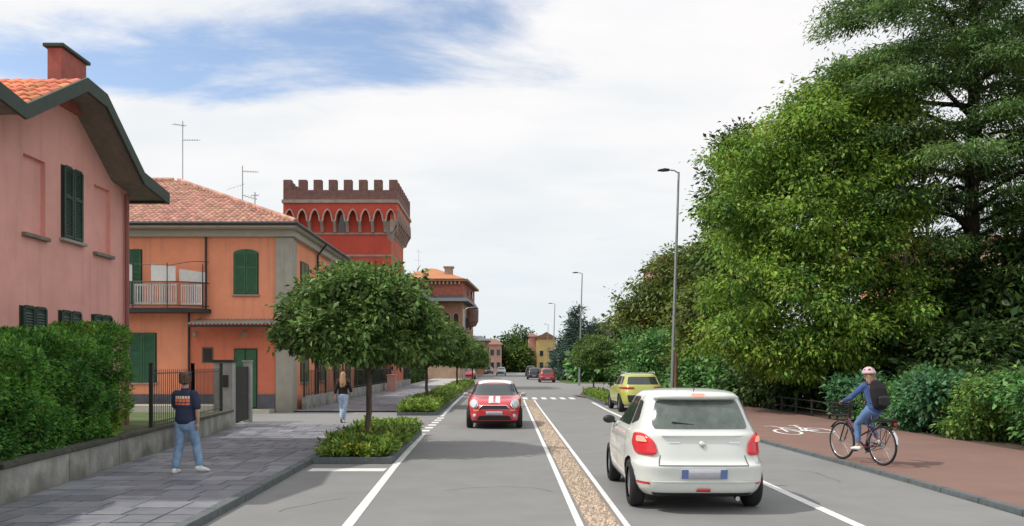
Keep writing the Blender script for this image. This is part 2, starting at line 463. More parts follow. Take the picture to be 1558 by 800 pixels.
for k in range(5200):
    t = rnd.random() ** 1.9; y = 7.5 + t * 30
    x = 1.18 + (y - 9.7) * .0052 + rnd.uniform(-.185, .185); s_ = rnd.uniform(.012, .026)
    a = rnd.uniform(0, 6.28)
    pts = [(x + math.cos(a + q * 1.57) * s_, y + math.sin(a + q * 1.57) * s_ * 1.2, .010) for q in range(4)]
    i = pm.vv(pts + [(x, y, .010 + s_ * .9)])
    for q in range(4): pm.face((i + q, i + (q + 1) % 4, i + 4))
pm.build('pebble', M['pebble'], road, kind='stuff', fixn=False)

# cycle path with its kerb
KR = [(6.72, -6), (6.66, 9), (6.50, 16), (6.36, 20), (6.30, 34), (6.3, 47)]
c = MB()
c.poly([(x + .068, y, .06) for x, y in KR] + [(11.1, 47, .06), (11.0, 34, .06), (11.1, 23, .06), (11.2, 10, .06), (11.3, -6, .06)])
c.poly([(4.7, 47.0, .055), (11.1, 47.0, .055), (11.1, 50.5, .055), (4.2, 50.5, .055)])
cpath = struct('cycle_path', c, M['path'])
kb = struct('kerb', MB(), M['kerb'])
def kerb_run(parent, pts, wd, h, length, z0=-.02):
    for (x0, y0), (x1, y1) in zip(pts[:-1], pts[1:]):
        d = Vector((x1 - x0, y1 - y0)); ln = d.length; d.normalize(); n = max(1, round(ln / length))
        for k in range(n):
            a = k * ln / n + .006; b = (k + 1) * ln / n - .006
            p = Vector((x0, y0)) + d * a; q = Vector((x0, y0)) + d * b; nn = Vector((-d.y, d.x)) * wd / 2
            m_ = MB(); j = rnd.uniform(-.003, .003)
            m_.prism([(p.x - nn.x, p.y - nn.y, z0), (q.x - nn.x, q.y - nn.y, z0), (q.x + nn.x, q.y + nn.y, z0), (p.x + nn.x, p.y + nn.y, z0)], (0, 0, h - z0 + j))
            m_.build('kerb_stone', M['kerb'], parent, bevel=.008)
kerb_run(kb, [(6.66, 8.5), (6.50, 16), (6.36, 20), (6.30, 34), (6.3, 47)], .13, .068, 1.0)
kerb_run(kb, [(-3.62, 8), (-3.66, 11.4), (-3.76, 16.2), (-3.80, 25.5)], .16, .10, 1.0)
# bicycle mark painted on the path
bs = MB()
def SY(u_, v_): return (7.35 + u_ * 1.75 + v_ * .15, 21.4 + v_ * 3.2 + u_ * .9)
def stroke(pts, wd=.075):
    bs.lift = getattr(bs, 'lift', .066) + .0007; strip(bs, [SY(*p) for p in pts], wd, bs.lift)
for cu in (.22, .82):
    stroke([(cu + .19 * math.cos(t * math.pi / 10), .27 + .27 * math.sin(t * math.pi / 10)) for t in range(21)], .09)
stroke([(.22, .27), (.36, .72), (.70, .66), (.52, .27), (.36, .72)]); stroke([(.52, .27), (.82, .27), (.70, .66)]); stroke([(.70, .66), (.74, .86)]); stroke([(.64, .88), (.84, .86)], .12)
stroke([(.36, .72), (.30, .92), (.16, .92)]); stroke([(.52, .27), (.76, .31)], .2)
struct('bicycle_mark', bs, M['paint'], cpath)

# sidewalk of individual stones
sb = MB()
sb.poly([(-3.7, 5, .045), (-3.83, 25.5, .045), (-8.3, 25.5, .045), (-7.3, 17.3, .045), (-6.55, 10.8, .045), (-6.0, 5, .045)])
sb.poly([(-3.9, 33, .045), (-3.9, 130, .045), (-9.8, 130, .045), (-8.3, 33, .045)])
sidewalk = struct('sidewalk', sb, M['joint'])
def slab_mesh(wd, ln):
    ln -= .10
    m_ = MB(); m_.box(-wd / 2, wd / 2, -ln / 2 + .003, ln / 2 - .003, -.03, .0)
    return m_.mesh('paving_stone', M['slab'], bevel=.004)
slabs = [slab_mesh(w_, .585) for w_ in (.42, .52, .62)]
def wall_x(y):
    pts = [(5, -6.0), (10.8, -6.62), (17.3, -7.3), (20.3, -7.57), (24.2, -7.98), (27.9, -8.58), (33, -8.5)]
    for (a, xa), (b, xb) in zip(pts[:-1], pts[1:]):
        if a <= y <= b: return xa + (xb - xa) * (y - a) / (b - a)
    return -8.5
y = 8.1; cnt = 0; row = 0
while y < 25.4:
    x = -3.715 - (y - 8) * .005; first = True
    while x > wall_x(y) - .3 and cnt < 299:
        k = rnd.randrange(3); wd = (.42, .52, .62)[k]
        xc = x - wd / 2 - .010
        if xc + wd / 2 < -3.72 or True:
            o = link('paving_stone', slabs[k], sidewalk)
            o.location = (xc, y + .25, .058 + rnd.uniform(-.003, .004)); o.rotation_euler = (rnd.uniform(-.004, .004), rnd.uniform(-.004, .004), 0); cnt += 1
        x -= wd + .020
    y += .5
m_ = MB()
y = 33.1
while y < 75:
    x = -3.95
    while x > -9.0:
        wd = rnd.choice((.5, .62, .74)); m_.box(x - wd, x - .012, y, y + .585, .04, .058 + rnd.uniform(-.003, .003)); x -= wd + .012
    y += .6
m_.build('paving_stone', M['slab'], sidewalk, kind='stuff')

# ------------------------------------------------------------------ foliage builders
def leaf_mesh(name, pos, axis, nrm, ln, wd, mats, mi=None):
    """diamond leaves: pos base, axis direction, nrm facing"""
    n = len(pos)
    axis = axis / (np.linalg.norm(axis, axis=1, keepdims=True) + 1e-9)
    side = np.cross(axis, nrm); side /= (np.linalg.norm(side, axis=1, keepdims=True) + 1e-9)
    up = np.cross(side, axis)
    ln = ln[:, None]; wd = wd[:, None]
    v = np.empty((n, 4, 3))
    v[:, 0] = pos
    v[:, 1] = pos + axis * ln * .5 + side * wd * .5 + up * wd * .12
    v[:, 2] = pos + axis * ln - up * ln * .12
    v[:, 3] = pos + axis * ln * .5 - side * wd * .5 + up * wd * .12
    me = bpy.data.meshes.new(name)
    me.vertices.add(n * 4); me.vertices.foreach_set('co', v.reshape(-1).astype(np.float32))
    me.loops.add(n * 4); me.loops.foreach_set('vertex_index', np.arange(n * 4, dtype=np.int32))
    me.polygons.add(n); me.polygons.foreach_set('loop_start', np.arange(0, n * 4, 4, dtype=np.int32))
    try: me.polygons.foreach_set('loop_total', np.full(n, 4, dtype=np.int32))
    except Exception: pass
    for m in (mats if isinstance(mats, (list, tuple)) else [mats]): me.materials.append(m)
    if mi is not None: me.polygons.foreach_set('material_index', mi.astype(np.int32))
    me.update(calc_edges=True)
    return me
def unit(n):
    d = rng.normal(size=(n, 3)); return d / np.linalg.norm(d, axis=1, keepdims=True)
def crown_mesh(name, blobs, nclump, per, rc, size, mats, droop=.3, flat=.6, inner=.45, aspect=.5, upb=.7, low_cut=None):
    """leaf clumps spread through a union of ellipsoids (cx,cy,cz,rx,ry,rz)"""
    B = np.array(blobs, float)
    wgt = (B[:, 3] * B[:, 4] * B[:, 5]) ** (2 / 3); wgt /= wgt.sum()
    bi = rng.choice(len(B), nclump, p=wgt)
    d = unit(nclump)
    rr = 1 - inner * rng.random(nclump) ** 1.8
    rr *= 1 + .10 * rng.normal(size=nclump)
    cc = B[bi, :3] + d * rr[:, None] * B[bi, 3:]
    keep = np.ones(nclump, bool)
    for k in range(len(B)):                       # drop clumps buried deep in another blob
        q = (cc - B[k, :3]) / B[k, 3:]
        keep &= ~((np.linalg.norm(q, axis=1) < .55) & (bi != k))
    if low_cut is not None: keep &= cc[:, 2] > low_cut
    cc, d = cc[keep], d[keep]; m_ = len(cc)
    csz = rng.uniform(.6, 1.35, m_)
    off = rng.normal(size=(m_, per, 3)) * np.array([rc, rc, rc * flat]) * csz[:, None, None]
    pos = (cc[:, None] + off).reshape(-1, 3)
    dd = np.repeat(d, per, 0); n = len(pos)
    offn = off.reshape(-1, 3); offn /= np.linalg.norm(offn, axis=1, keepdims=True) + 1e-9
    ax = dd * .35 + offn * .7 + rng.normal(size=(n, 3)) * .35 + np.array([0, 0, -droop])
    nr = np.array([0, 0, upb]) + dd * .45 + rng.normal(size=(n, 3)) * .38
    ln = size * (.5 + 1.1 * rng.random(n) ** 1.3) * np.repeat(rng.uniform(.75, 1.25, m_), per)
    return leaf_mesh(name, pos, ax, nr, ln, ln * aspect * rng.uniform(.8, 1.2, n), mats)
def boughs(blobs, n, rr_=(.7, 1.1), flat=.42, top=.25, core=.72, jit=1.08):
    """break big crown volumes into separate leafy boughs with gaps between them, plus a thinner heart"""
    B = np.array(blobs, float); wgt = (B[:, 3] * B[:, 4] * B[:, 5]) ** (2 / 3); wgt /= wgt.sum(); out_ = []
    tries = 0
    while len(out_) < n and tries < n * 30:
        tries += 1
        k = rng.choice(len(B), p=wgt); d = unit(1)[0]
        if d[2] < -.55: continue
        c = B[k, :3] + d * B[k, 3:] * rng.uniform(.74, jit)
        q = np.linalg.norm((c - B[:, :3]) / B[:, 3:], axis=1); q[k] = 9
        if (q < .66).any(): continue
        r0 = rng.uniform(*rr_)
        if any(abs(c[2] - o[2]) < r0 * .55 and math.dist(c, o[:3]) < r0 * .8 for o in out_): continue
        out_.append((c[0], c[1], c[2], r0, r0, r0 * flat))
    hearts = [(*b[:3], b[3] * core, b[4] * core, b[5] * core) for b in blobs]
    return out_, hearts
def merge_leaves(name, mes):
    vs = []; 
    for me in mes:
        a = np.empty(len(me.vertices) * 3, np.float32); me.vertices.foreach_get('co', a); vs.append(a)
    v = np.concatenate(vs); n = len(v) // 12
    me = bpy.data.meshes.new(name); me.vertices.add(n * 4); me.vertices.foreach_set('co', v)
    me.loops.add(n * 4); me.loops.foreach_set('vertex_index', np.arange(n * 4, dtype=np.int32))
    me.polygons.add(n); me.polygons.foreach_set('loop_start', np.arange(0, n * 4, 4, dtype=np.int32))
    me.materials.append(mes[0].materials[0]); me.update(calc_edges=True)
    for m in mes: bpy.data.meshes.remove(m)
    return me
def bough_crown(name, blobs, nb, per_bough, per, rc, size, mat_, rr_=(.7, 1.1), flat=.42, core=.72, heart=.25, jit=1.08, **kw):
    bo, he = boughs(blobs, nb, rr_, flat, core=core, jit=jit)
    a = crown_mesh(name, bo, len(bo) * per_bough, per, rc, size, mat_, **kw)
    b = crown_mesh(name, he, int(len(bo) * per_bough * heart), per, rc * 1.2, size * 1.15, mat_, **kw)
    return merge_leaves(name, [a, b])
def trunk_mb(mb, p0, p1, r0, r1, wob=.05, n=7, seg=9):
    p0, p1 = Vector(p0), Vector(p1); pts = []; rs = []
    for k in range(n):
        t = k / (n - 1); q = p0.lerp(p1, t) + Vector((rnd.uniform(-wob, wob), rnd.uniform(-wob, wob), 0)) * (1 if 0 < k < n - 1 else 0)
        pts.append(q); rs.append(r0 + (r1 - r0) * t + (r0 * .35 * (1 - t * 6) if t < .16 else 0))
    mb.tube(pts, rs, seg)
    return pts

M['leaf_small'] = leafmat('street_tree_leaves', (.045, .095, .02), (.24, .38, .10), .05, .36, 2.0)
M['leaf_big'] = leafmat('maple_leaves', (.045, .125, .02), (.38, .56, .085), .05, .45, .75, third=(.46, .50, .08))
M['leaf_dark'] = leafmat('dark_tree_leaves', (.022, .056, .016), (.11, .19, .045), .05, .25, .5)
M['leaf_olive'] = leafmat('olive_tree_leaves', (.055, .10, .02), (.24, .29, .06), .05, .3, .5, third=(.20, .15, .04))
M['leaf_cedar'] = leafmat('cedar_needles', (.045, .11, .035), (.25, .39, .12), .05, .38, .6, third=(.34, .42, .09))
M['leaf_bush'] = leafmat('bush_leaves', (.05, .15, .04), (.22, .44, .12), .05, .3, 1.2)
M['leaf_hedge'] = leafmat('hedge_leaves', (.03, .12, .025), (.24, .50, .08), .05, .45, 1.1, third=(.62, .74, .10))
M['leaf_plant'] = leafmat('planter_leaves', (.07, .15, .025), (.40, .55, .10), .06, .35, 3.5, third=(.16, .11, .05))
M['flower'] = mat('yellow_flower', (.62, .60, .05), .6, island=.25)
M['leaf_blue'] = leafmat('blue_green_needles', (.035, .075, .055), (.12, .20, .15), .04, .25, .3)
M['leaf_far'] = leafmat('far_tree_leaves', (.04, .09, .02), (.17, .26, .05), .05, .3, .2)

# small street trees
def street_tree_meshes():
    tk = MB()
    pts = trunk_mb(tk, (0, 0, 0), (.03, 0, 2.0), .072, .055, .015, 9, 10)
    for k in range(9):
        a = k * 2.4; h = 1.55 + .06 * k
        tk.tube([(0.02, 0, h), (.45 * math.cos(a), .45 * math.sin(a), h + .38), (1.15 * math.cos(a), 1.15 * math.sin(a), h + .72 + rnd.uniform(-.2, .3))], [.035, .024, .008], 6)
    tme = tk.mesh('trunk', M['bark'], smooth='all')
    bl = [(0, 0, 2.44, 1.60, 1.62, .66), (.1, -.1, 2.85, 1.28, 1.25, .92), (-.8, .3, 2.55, .95, .9, .75), (.85, -.1, 2.5, .85, .9, .75), (-.3, -.9, 2.3, .85, .8, .62), (.3, .9, 2.4, .9, .8, .7), (0, 0, 3.15, .8, .8, .62)]
    cme = bough_crown('crown', bl, 190, 11, 20, .10, .115, M['leaf_small'], (.26, .42), flat=.5, core=.8, heart=.5, droop=.25, inner=.7, aspect=.48, low_cut=1.84)
    return tme, cme
TT, CC = street_tree_meshes()
st = thing('street_tree', 'nearest and largest round street tree, in the planter with yellow flowers', 'tree', (-3.02, 18.3, .06), 0, 'small round street trees in the planters')
link('trunk', TT, st); cr_ = link('crown', CC, st); st.scale = (1.0, 1.0, 1.04); cr_.location = (-.2, 0, 0)
for (x, y, rz, s_, lb) in ((-3.45, 37, 2.1, 1.0, 'second round street tree in the left planter, half hidden behind the nearest tree crown'),
                       (-3.15, 56, 4.0, .95, 'third round street tree of the left row, its crown beyond the second one'),
                       (-2.85, 75, 1.0, .88, 'last and smallest round street tree of the left row, before the red parked car'),
                       (5.55, 50.5, 3.0, .97, 'small round tree standing alone in the right planter before the yellow car')):
    c_ = copy_tree(st); c_.location = (x, y, .06); c_.rotation_euler = (0, 0, rz); c_.scale = (s_, s_ * 1.06, s_ * (.95 + .03 * rz)) if y != 50.5 else (.80, .80, .93); c_['label'] = lb
# planters
def planter(x0, x1, y0, y1, label, plants, h=.42, kerb=True, xt=0.0):
    t = thing('planter', label, 'planter', ((x0 + x1) / 2, y0, 0))
    k_ = MB()
    def q(x, y): return x + xt * (y - y0)
    e = .11
    def side(ax, ay, bx, by, nm):
        d = Vector((bx - ax, by - ay)); ln = d.length; d.normalize(); n = max(1, min(12, round(ln / 1.2)))
        for k in range(n):
            p = Vector((ax, ay)) + d * (k * ln / n + .006); r_ = Vector((ax, ay)) + d * ((k + 1) * ln / n - .006); nn = Vector((-d.y, d.x)) * e
            m_ = MB(); m_.prism([(p.x, p.y, 0), (r_.x, r_.y, 0), (r_.x + nn.x, r_.y + nn.y, 0), (p.x + nn.x, p.y + nn.y, 0)], (0, 0, .125))
            m_.build('edging_stone', M['kerb'], t, bevel=.008)
    side(x0, y0, x1, y0, 'f'); side(q(x1, y0 + e), y0 + e, q(x1, y1), y1, 'r'); side(x1 + xt * (y1 - y0), y1, x0 + xt * (y1 - y0), y1, 'b'); side(q(x0, y1 - e), y1 - e, x0, y0 + e, 'l')
    s = MB(); s.poly([(x0 + e, y0 + e, .10), (x1 - e, y0 + e, .10), (q(x1, y1) - e, y1 - e, .10), (q(x0, y1) + e, y1 - e, .10)])
    s.build('soil', M['soil'], t)
    n = plants
    ncl = n // 26
    cy = y0 + .15 + (y1 - y0 - .3) * rng.random(ncl) ** (1.0 if y1 - y0 < 15 else 1.6)
    cx = x0 + .12 + (x1 - x0 - .24) * rng.random(ncl) + xt * (cy - y0)
    hgt = h * (.45 + .75 * rng.random(ncl)) * np.clip((cy - y0) * 1.0 + .35, .35, 1)
    per = 26
    a = rng.uniform(0, 2 * np.pi, (ncl, per)); el = rng.uniform(.1, 1.35, (ncl, per)); r_ = rng.uniform(.0, .16, (ncl, per))
    pos = np.stack([cx[:, None] + r_ * np.cos(a), cy[:, None] + r_ * np.sin(a), .10 + hgt[:, None] * rng.random((ncl, per)) ** .7], -1).reshape(-1, 3)
    ax = np.stack([np.cos(a) * np.cos(el), np.sin(a) * np.cos(el), np.sin(el)], -1).reshape(-1, 3)
    nr = np.array([0, 0, 1.]) + rng.normal(size=(len(pos), 3)) * .4
    ln = rng.uniform(.07, .17, len(pos)) * (1 if y0 < 40 else 1.3)
    o = link('ground_cover', leaf_mesh('ground_cover', pos, ax, nr, ln, ln * .42, M['leaf_plant']), t, True); o['kind'] = 'stuff'
    nf = 900
    fx = x0 + .5 + (x1 - x0 - .75) * rng.random(nf); fy = y0 + .2 + .75 * rng.random(nf)
    pos = np.stack([fx, fy, .14 + .2 * rng.random(nf)], -1)
    ln = rng.uniform(.04, .075, nf)
    o = link('yellow_flowers', leaf_mesh('yellow_flowers', pos, unit(nf), unit(nf), ln, ln * .9, M['flower']), t, True); o['kind'] = 'stuff'
    return t
planter(-3.68, -2.14, 15.75, 22.4, 'stone edged planter with leafy ground cover and yellow flowers under the nearest tree', 22000, h=.30, xt=-.012)
planter(-4.0, -2.5, 30.8, 78, 'long planter beyond the driveway with low leafy plants and two tree trunks', 38000, h=.42, xt=-.004)
planter(4.75, 6.15, 38.5, 50.9, 'small green planter on the right behind the yellow car', 9000, h=.35)

# ------------------------------------------------------------------ left: garden wall, hedge, fence, gate
gd = MB()
gd.poly([(-6.3, 4, .50), (-6.9, 10.8, .50), (-7.6, 17.3, .50), (-8.3, 24.3, .50), (-24, 24.3, .50), (-24, 4, .50)])
gd.poly([(-8.3, 24.3, .50), (-24, 24.3, .50), (-24, 24.3, -.02), (-8.3, 24.3, -.02)])
struct('garden_ground', gd, M['grass'])
WP = [(-5.9, 4), (-6.62, 10.8), (-7.3, 17.3), (-7.57, 20.3), (-7.98, 24.2)]
gw = thing('garden_wall', 'low mossy concrete garden wall under the dark hedge beside the sidewalk', 'wall', (-6.6, 10.8, 0))
for k, ((x0, y0), (x1, y1)) in enumerate(zip(WP[:-1], WP[1:])):
    d = Vector((x1 - x0, y1 - y0)).normalized(); n = Vector((-d.y, d.x))
    h = .60 if k < 1 else .54
    ln = math.dist((x0, y0), (x1, y1)); ns = max(1, round(ln / 2.4))
    for s_ in range(ns):
        a = Vector((x0, y0)) + d * (s_ * ln / ns + .004); b = Vector((x0, y0)) + d * ((s_ + 1) * ln / ns - .004)
        m_ = MB(); m_.prism([(a.x, a.y, -.02), (b.x, b.y, -.02), (b.x + n.x * .22, b.y + n.y * .22, -.02), (a.x + n.x * .22, a.y + n.y * .22, -.02)], (0, 0, h))
        m_.build('wall_block', M['concrete'], gw, bevel=.01)
        m_ = MB(); o_ = -n * .04
        m_.prism([(a.x + o_.x, a.y + o_.y, h - .02), (b.x + o_.x, b.y + o_.y, h - .02), (b.x + n.x * .27, b.y + n.y * .27, h - .02), (a.x + n.x * .27, a.y + n.y * .27, h - .02)], (0, 0, .065))
        m_.build('coping_stone', M['coping'], gw, bevel=.012)
def hedge_obj(name, label, pts, wd, z0, z1, count, size, mt, cat='hedge', ztop=None, lump=.18):
    pts = [Vector(p) for p in pts]
    L_ = sum((b - a).length for a, b in zip(pts[:-1], pts[1:]))
    pos = []; ax = []; nr = []
    zl = list(z1) if isinstance(z1, tuple) else [z1] * len(pts)
    for si, (a, b) in enumerate(zip(pts[:-1], pts[1:])):
        d = (b - a); ln = d.length; d.normalize(); n = Vector((-d.y, d.x))
        m_ = int(count * ln / L_)
        s = rng.random(m_) * ln
        side = rng.random(m_)
        zt = zl[si] + (zl[si + 1] - zl[si]) * s / ln + np.sin(s * 1.7 + a.y) * .08 + np.sin(s * 4.1) * .05
        hh = zl[si] - z0; top = wd / (wd + hh * 1.5)
        u_ = rng.random(m_); istop = side < top; back = side > .86
        w_ = np.where(istop, u_ * wd, np.where(back, wd, 0))
        z_ = np.where(istop, zt, z0 + (zt - z0) * u_)
        dep = np.abs(rng.normal(size=m_)) * .11
        lm = (np.sin(s * 3.1 + z_ * 2.3) + np.sin(s * 7.3 - z_ * 5.1) + np.sin(z_ * 9 + s * 2)) * lump / 3
        nx = np.where(istop, 0, np.where(back, 1., -1.)); nz = np.where(istop, 1., 0)
        w_ = w_ + nx * (lm - dep); z_ = z_ + nz * (lm - dep)
        x = a.x + d.x * s + n.x * w_; y_ = a.y + d.y * s + n.y * w_
        pos.append(np.stack([x, y_, z_], -1))
        nn = np.stack([n.x * nx, n.y * nx, nz], -1)
        ax.append(nn * .5 + rng.normal(size=(m_, 3)) * .5 + np.array([0, 0, -.05]) + np.array([0, 0, .55]) * nz[:, None])
        nr.append(nn + rng.normal(size=(m_, 3)) * .45 + np.array([0, 0, .5]))
    pos = np.concatenate(pos); ax = np.concatenate(ax); nr = np.concatenate(nr)
    ln = size * rng.uniform(.6, 1.4, len(pos))
    t = thing(name, label, cat, (pts[0].x, pts[0].y, z0))
    o = link('foliage', leaf_mesh('foliage', pos, ax, nr, ln, ln * .38, mt), t, True)
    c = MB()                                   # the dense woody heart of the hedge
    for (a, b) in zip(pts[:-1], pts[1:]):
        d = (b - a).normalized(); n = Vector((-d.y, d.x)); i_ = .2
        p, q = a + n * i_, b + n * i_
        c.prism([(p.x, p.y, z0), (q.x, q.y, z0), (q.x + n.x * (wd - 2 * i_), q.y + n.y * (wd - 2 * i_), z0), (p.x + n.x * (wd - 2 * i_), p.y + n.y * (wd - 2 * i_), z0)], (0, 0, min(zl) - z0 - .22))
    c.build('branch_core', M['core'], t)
    return t
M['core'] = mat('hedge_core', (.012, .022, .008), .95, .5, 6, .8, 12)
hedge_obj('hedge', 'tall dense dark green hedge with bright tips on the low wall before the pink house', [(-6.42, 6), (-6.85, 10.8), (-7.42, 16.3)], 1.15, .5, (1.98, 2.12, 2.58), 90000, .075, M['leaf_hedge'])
# iron fence on the wall
fn = thing('iron_fence', 'dark iron fence with thin bars on the low wall between hedge and gate', 'fence', (-7.4, 16.6, .54))
bar = MB(); bar.tube([(0, 0, 0), (0, 0, 1.22)], .007, 5); bar_me = bar.mesh('bar', M['iron'])
post = MB(); post.box(-.035, .035, -.035, .035, 0, 1.36); post.box(-.045, .045, -.045, .045, 1.36, 1.385); post_me = post.mesh('post', M['iron'], bevel=.004)
def fence_run(parent, pts, z, step, posts, bm_, pm_, hb=1.22, skip=None):
    base = wloc(parent)
    for (x0, y0), (x1, y1) in zip(pts[:-1], pts[1:]):
        ln = math.dist((x0, y0), (x1, y1)); n = int(ln / step)
        for k in range(n):
            t = (k + .5) / n; o = link('bar', bm_, parent); o.location = Vector((x0 + (x1 - x0) * t, y0 + (y1 - y0) * t, z)) - base
        m_ = MB()
        for zz_ in (z + .1, z + hb - .08):
            m_ = MB(); m_.tube([(x0, y0, zz_), (x1, y1, zz_)], .014, 6); m_.build('rail', M['iron'], parent)
        npst = max(1, round(ln / posts))
        for k in range(npst + 1):
            t = k / npst; o = link('post', pm_, parent); o.location = Vector((x0 + (x1 - x0) * t, y0 + (y1 - y0) * t, z - .02)) - base
fence_run(fn, [(-7.42, 17.3), (-7.68, 20.3), (-8.04, 23.4)], .58, .14, 3.2, bar_me, post_me)
gt = thing('garden_gate', 'narrow dark iron garden gate between two pale grey pillars', 'gate', (-8.2, 25.2, 0))
M['pale_pillar'] = mat('pale_grey_pillar', (.34, .34, .33), .85, .15, 4, .15, 30, stain=(.2, .21, .17), stsc=1.5)
m_ = MB(); m_.box(-8.55, -8.0, 24.2, 24.55, -.02, 1.98); m_.build('pillar', M['pale_pillar'], gt, bevel=.012)
m_ = MB(); m_.box(-8.60, -7.96, 24.16, 24.59, 1.98, 2.05); m_.build('pillar_cap', M['dark'], gt, bevel=.01)
m_ = MB(); m_.box(-8.62, -8.38, 27.2, 27.45, -.02, 2.0); m_.build('pillar', M['pale_pillar'], gt, bevel=.012)
m_ = MB(); m_.box(-8.66, -8.36, 27.17, 27.48, 2.0, 2.05); m_.build('pillar_cap', M['stone'], gt, bevel=.01)
m_ = MB(); m_.box(-8.28, -8.1, 24.17, 24.20, 1.25, 1.6); m_.build('letter_box', M['dark'], gt)
m_ = MB()
for k in range(19):
    y = 24.65 + k * .14; x = -8.22 - (y - 24.55) * .09
    m_ = MB(); m_.box(x - .012, x + .012, y - .035, y + .035, .1, 1.85); m_.build('gate_bar', M['iron'], gt)
for zz_ in (.12, 1.0, 1.8):
    m_ = MB(); m_.tube([(-8.24, 24.56, zz_), (-8.47, 27.2, zz_)], .022, 6); m_.build('gate_rail', M['iron'], gt)

# ------------------------------------------------------------------ building helpers
def wall_holes(mb, fr, a0, a1, z0, z1, holes, depth=.10, n=0.0):
    """a wall face with rectangular recesses"""
    A = sorted({a0, a1, *[h[0] for h in holes], *[h[1] for h in holes]}); Z = sorted({z0, z1, *[h[2] for h in holes], *[h[3] for h in holes]})
    for i in range(len(A) - 1):
        for j in range(len(Z) - 1):
            ca, cz = (A[i] + A[i + 1]) / 2, (Z[j] + Z[j + 1]) / 2
            if any(h[0] < ca < h[1] and h[2] < cz < h[3] for h in holes): continue
            mb.poly([fr.p(A[i], n, Z[j]), fr.p(A[i + 1], n, Z[j]), fr.p(A[i + 1], n, Z[j + 1]), fr.p(A[i], n, Z[j + 1])])
    for (b0, b1, c0, c1) in holes:
        m = n - depth
        mb.poly([fr.p(b0, m, c0), fr.p(b1, m, c0), fr.p(b1, m, c1), fr.p(b0, m, c1)])
        mb.poly([fr.p(b0, n, c0), fr.p(b0, m, c0), fr.p(b0, m, c1), fr.p(b0, n, c1)])
        mb.poly([fr.p(b1, n, c0), fr.p(b1, m, c0), fr.p(b1, m, c1), fr.p(b1, n, c1)])
        mb.poly([fr.p(b0, n, c0), fr.p(b1, n, c0), fr.p(b1, m, c0), fr.p(b0, m, c0)])
        mb.poly([fr.p(b0, n, c1), fr.p(b1, n, c1), fr.p(b1, m, c1), fr.p(b0, m, c1)])
def shutter_pair(parent, fr, a0, a1, z0, z1, mt, arch=0.0, n=.0, sill=True, frame=None, slats=True):
    """window > shutter (two), sill"""
    wn = MB(); wn.box(a0 - .04, a1 + .04, n, n + .02, z0 - .02, z1 - arch + .02, fr); wo = wn.build('window', frame or M['dark'], parent)
    mid = (a0 + a1) / 2
    for (s0, s1, sg) in ((a0, mid - .008, -1), (mid + .008, a1, 1)):
        m_ = MB()
        def top(a):
            if not arch: return z1
            t = (a - mid) / ((a1 - a0) / 2)
            return z1 - arch + arch * math.sqrt(max(0, 1 - t * t * .97))
        K = 6
        xs = [s0 + (s1 - s0) * k / K for k in range(K + 1)]
        pts = [fr.p(s0, n + .022, z0), fr.p(s1, n + .022, z0)] + [fr.p(x, n + .022, top(x)) for x in reversed(xs)]
        m_.prism(pts, fr.nx * .018)
        e = .06
        m_.box(s0 + .001, s0 + e, n + .04, n + .060, z0 + .002, top(s0 + e if sg < 0 else s0) - .012, fr); m_.box(s1 - e, s1 - .001, n + .04, n + .060, z0 + .002, top(s1 - e if sg > 0 else s1) - .012, fr)
        zm = z0 + (z1 - z0) * .56
        for zz_ in (z0, zm, z1 - arch - .03): m_.box(s0 + e, s1 - e, n + .04, n + .058, zz_ + .002, zz_ + e, fr)
        if slats:
            k = z0 + e + .03
            while k < z1 - arch - .08:
                if abs(k - zm - .03) > .06: m_.prism([fr.p(s0 + e, n + .038, k + .035), fr.p(s0 + e, n + .058, k), fr.p(s0 + e, n + .038, k + .004)], fr.ax * (s1 - s0 - 2 * e))
                k += .052
        m_.build('shutter', mt, wo)
    if sill:
        m_ = MB(); m_.box(a0 - .09, a1 + .09, n - .0, n + .10, z0 - .09, z0 - .025, fr); m_.build('sill', M['stone'], wo, bevel=.006)
    return wo
def tiles(poly, udir, vdir, nrm, o, mt, parent, tw=.23, tl=.38, name='roof_tile', lift=.012):
    """curved clay tiles laid on a roof plane: poly in (u, v) from o"""
    o, udir, vdir, nrm = Vector(o), Vector(udir).normalized(), Vector(vdir).normalized(), Vector(nrm).normalized()
    us = [p[0] for p in poly]; vs = [p[1] for p in poly]
    def inside(u_, v_):
        c = False; n = len(poly); j = n - 1
        for i in range(n):
            if (poly[i][1] > v_) != (poly[j][1] > v_) and u_ < (poly[j][0] - poly[i][0]) * (v_ - poly[i][1]) / (poly[j][1] - poly[i][1]) + poly[i][0]: c = not c
            j = i
        return c
    m_ = MB(); v_ = min(vs)
    while v_ < max(vs):
        u_ = min(us)
        while u_ < max(us):
            if inside(u_ + tw / 2, v_ + tl / 2):
                jt = rnd.uniform(-.008, .008); h = .05 + rnd.uniform(-.006, .01)
                fr_ = []
                for (vv_, b) in ((v_ + jt, lift + .025), (v_ + tl + .03, lift)):
                    for (q, hh) in ((0, 0), (.22, .75), (.5, 1), (.78, .75), (1, 0)):
                        fr_.append(o + udir * (u_ + q * tw * .98) + vdir * vv_ + nrm * (b + hh * h))
                i = m_.vv(fr_)
                for k in range(4): m_.face((i + k, i + k + 1, i + 6 + k, i + 5 + k))
                m_.face((i + 4, i + 3, i + 2, i + 1, i))
            u_ += tw
        v_ += tl
    return m_.build(name, mt, parent, kind='stuff', fixn=False)

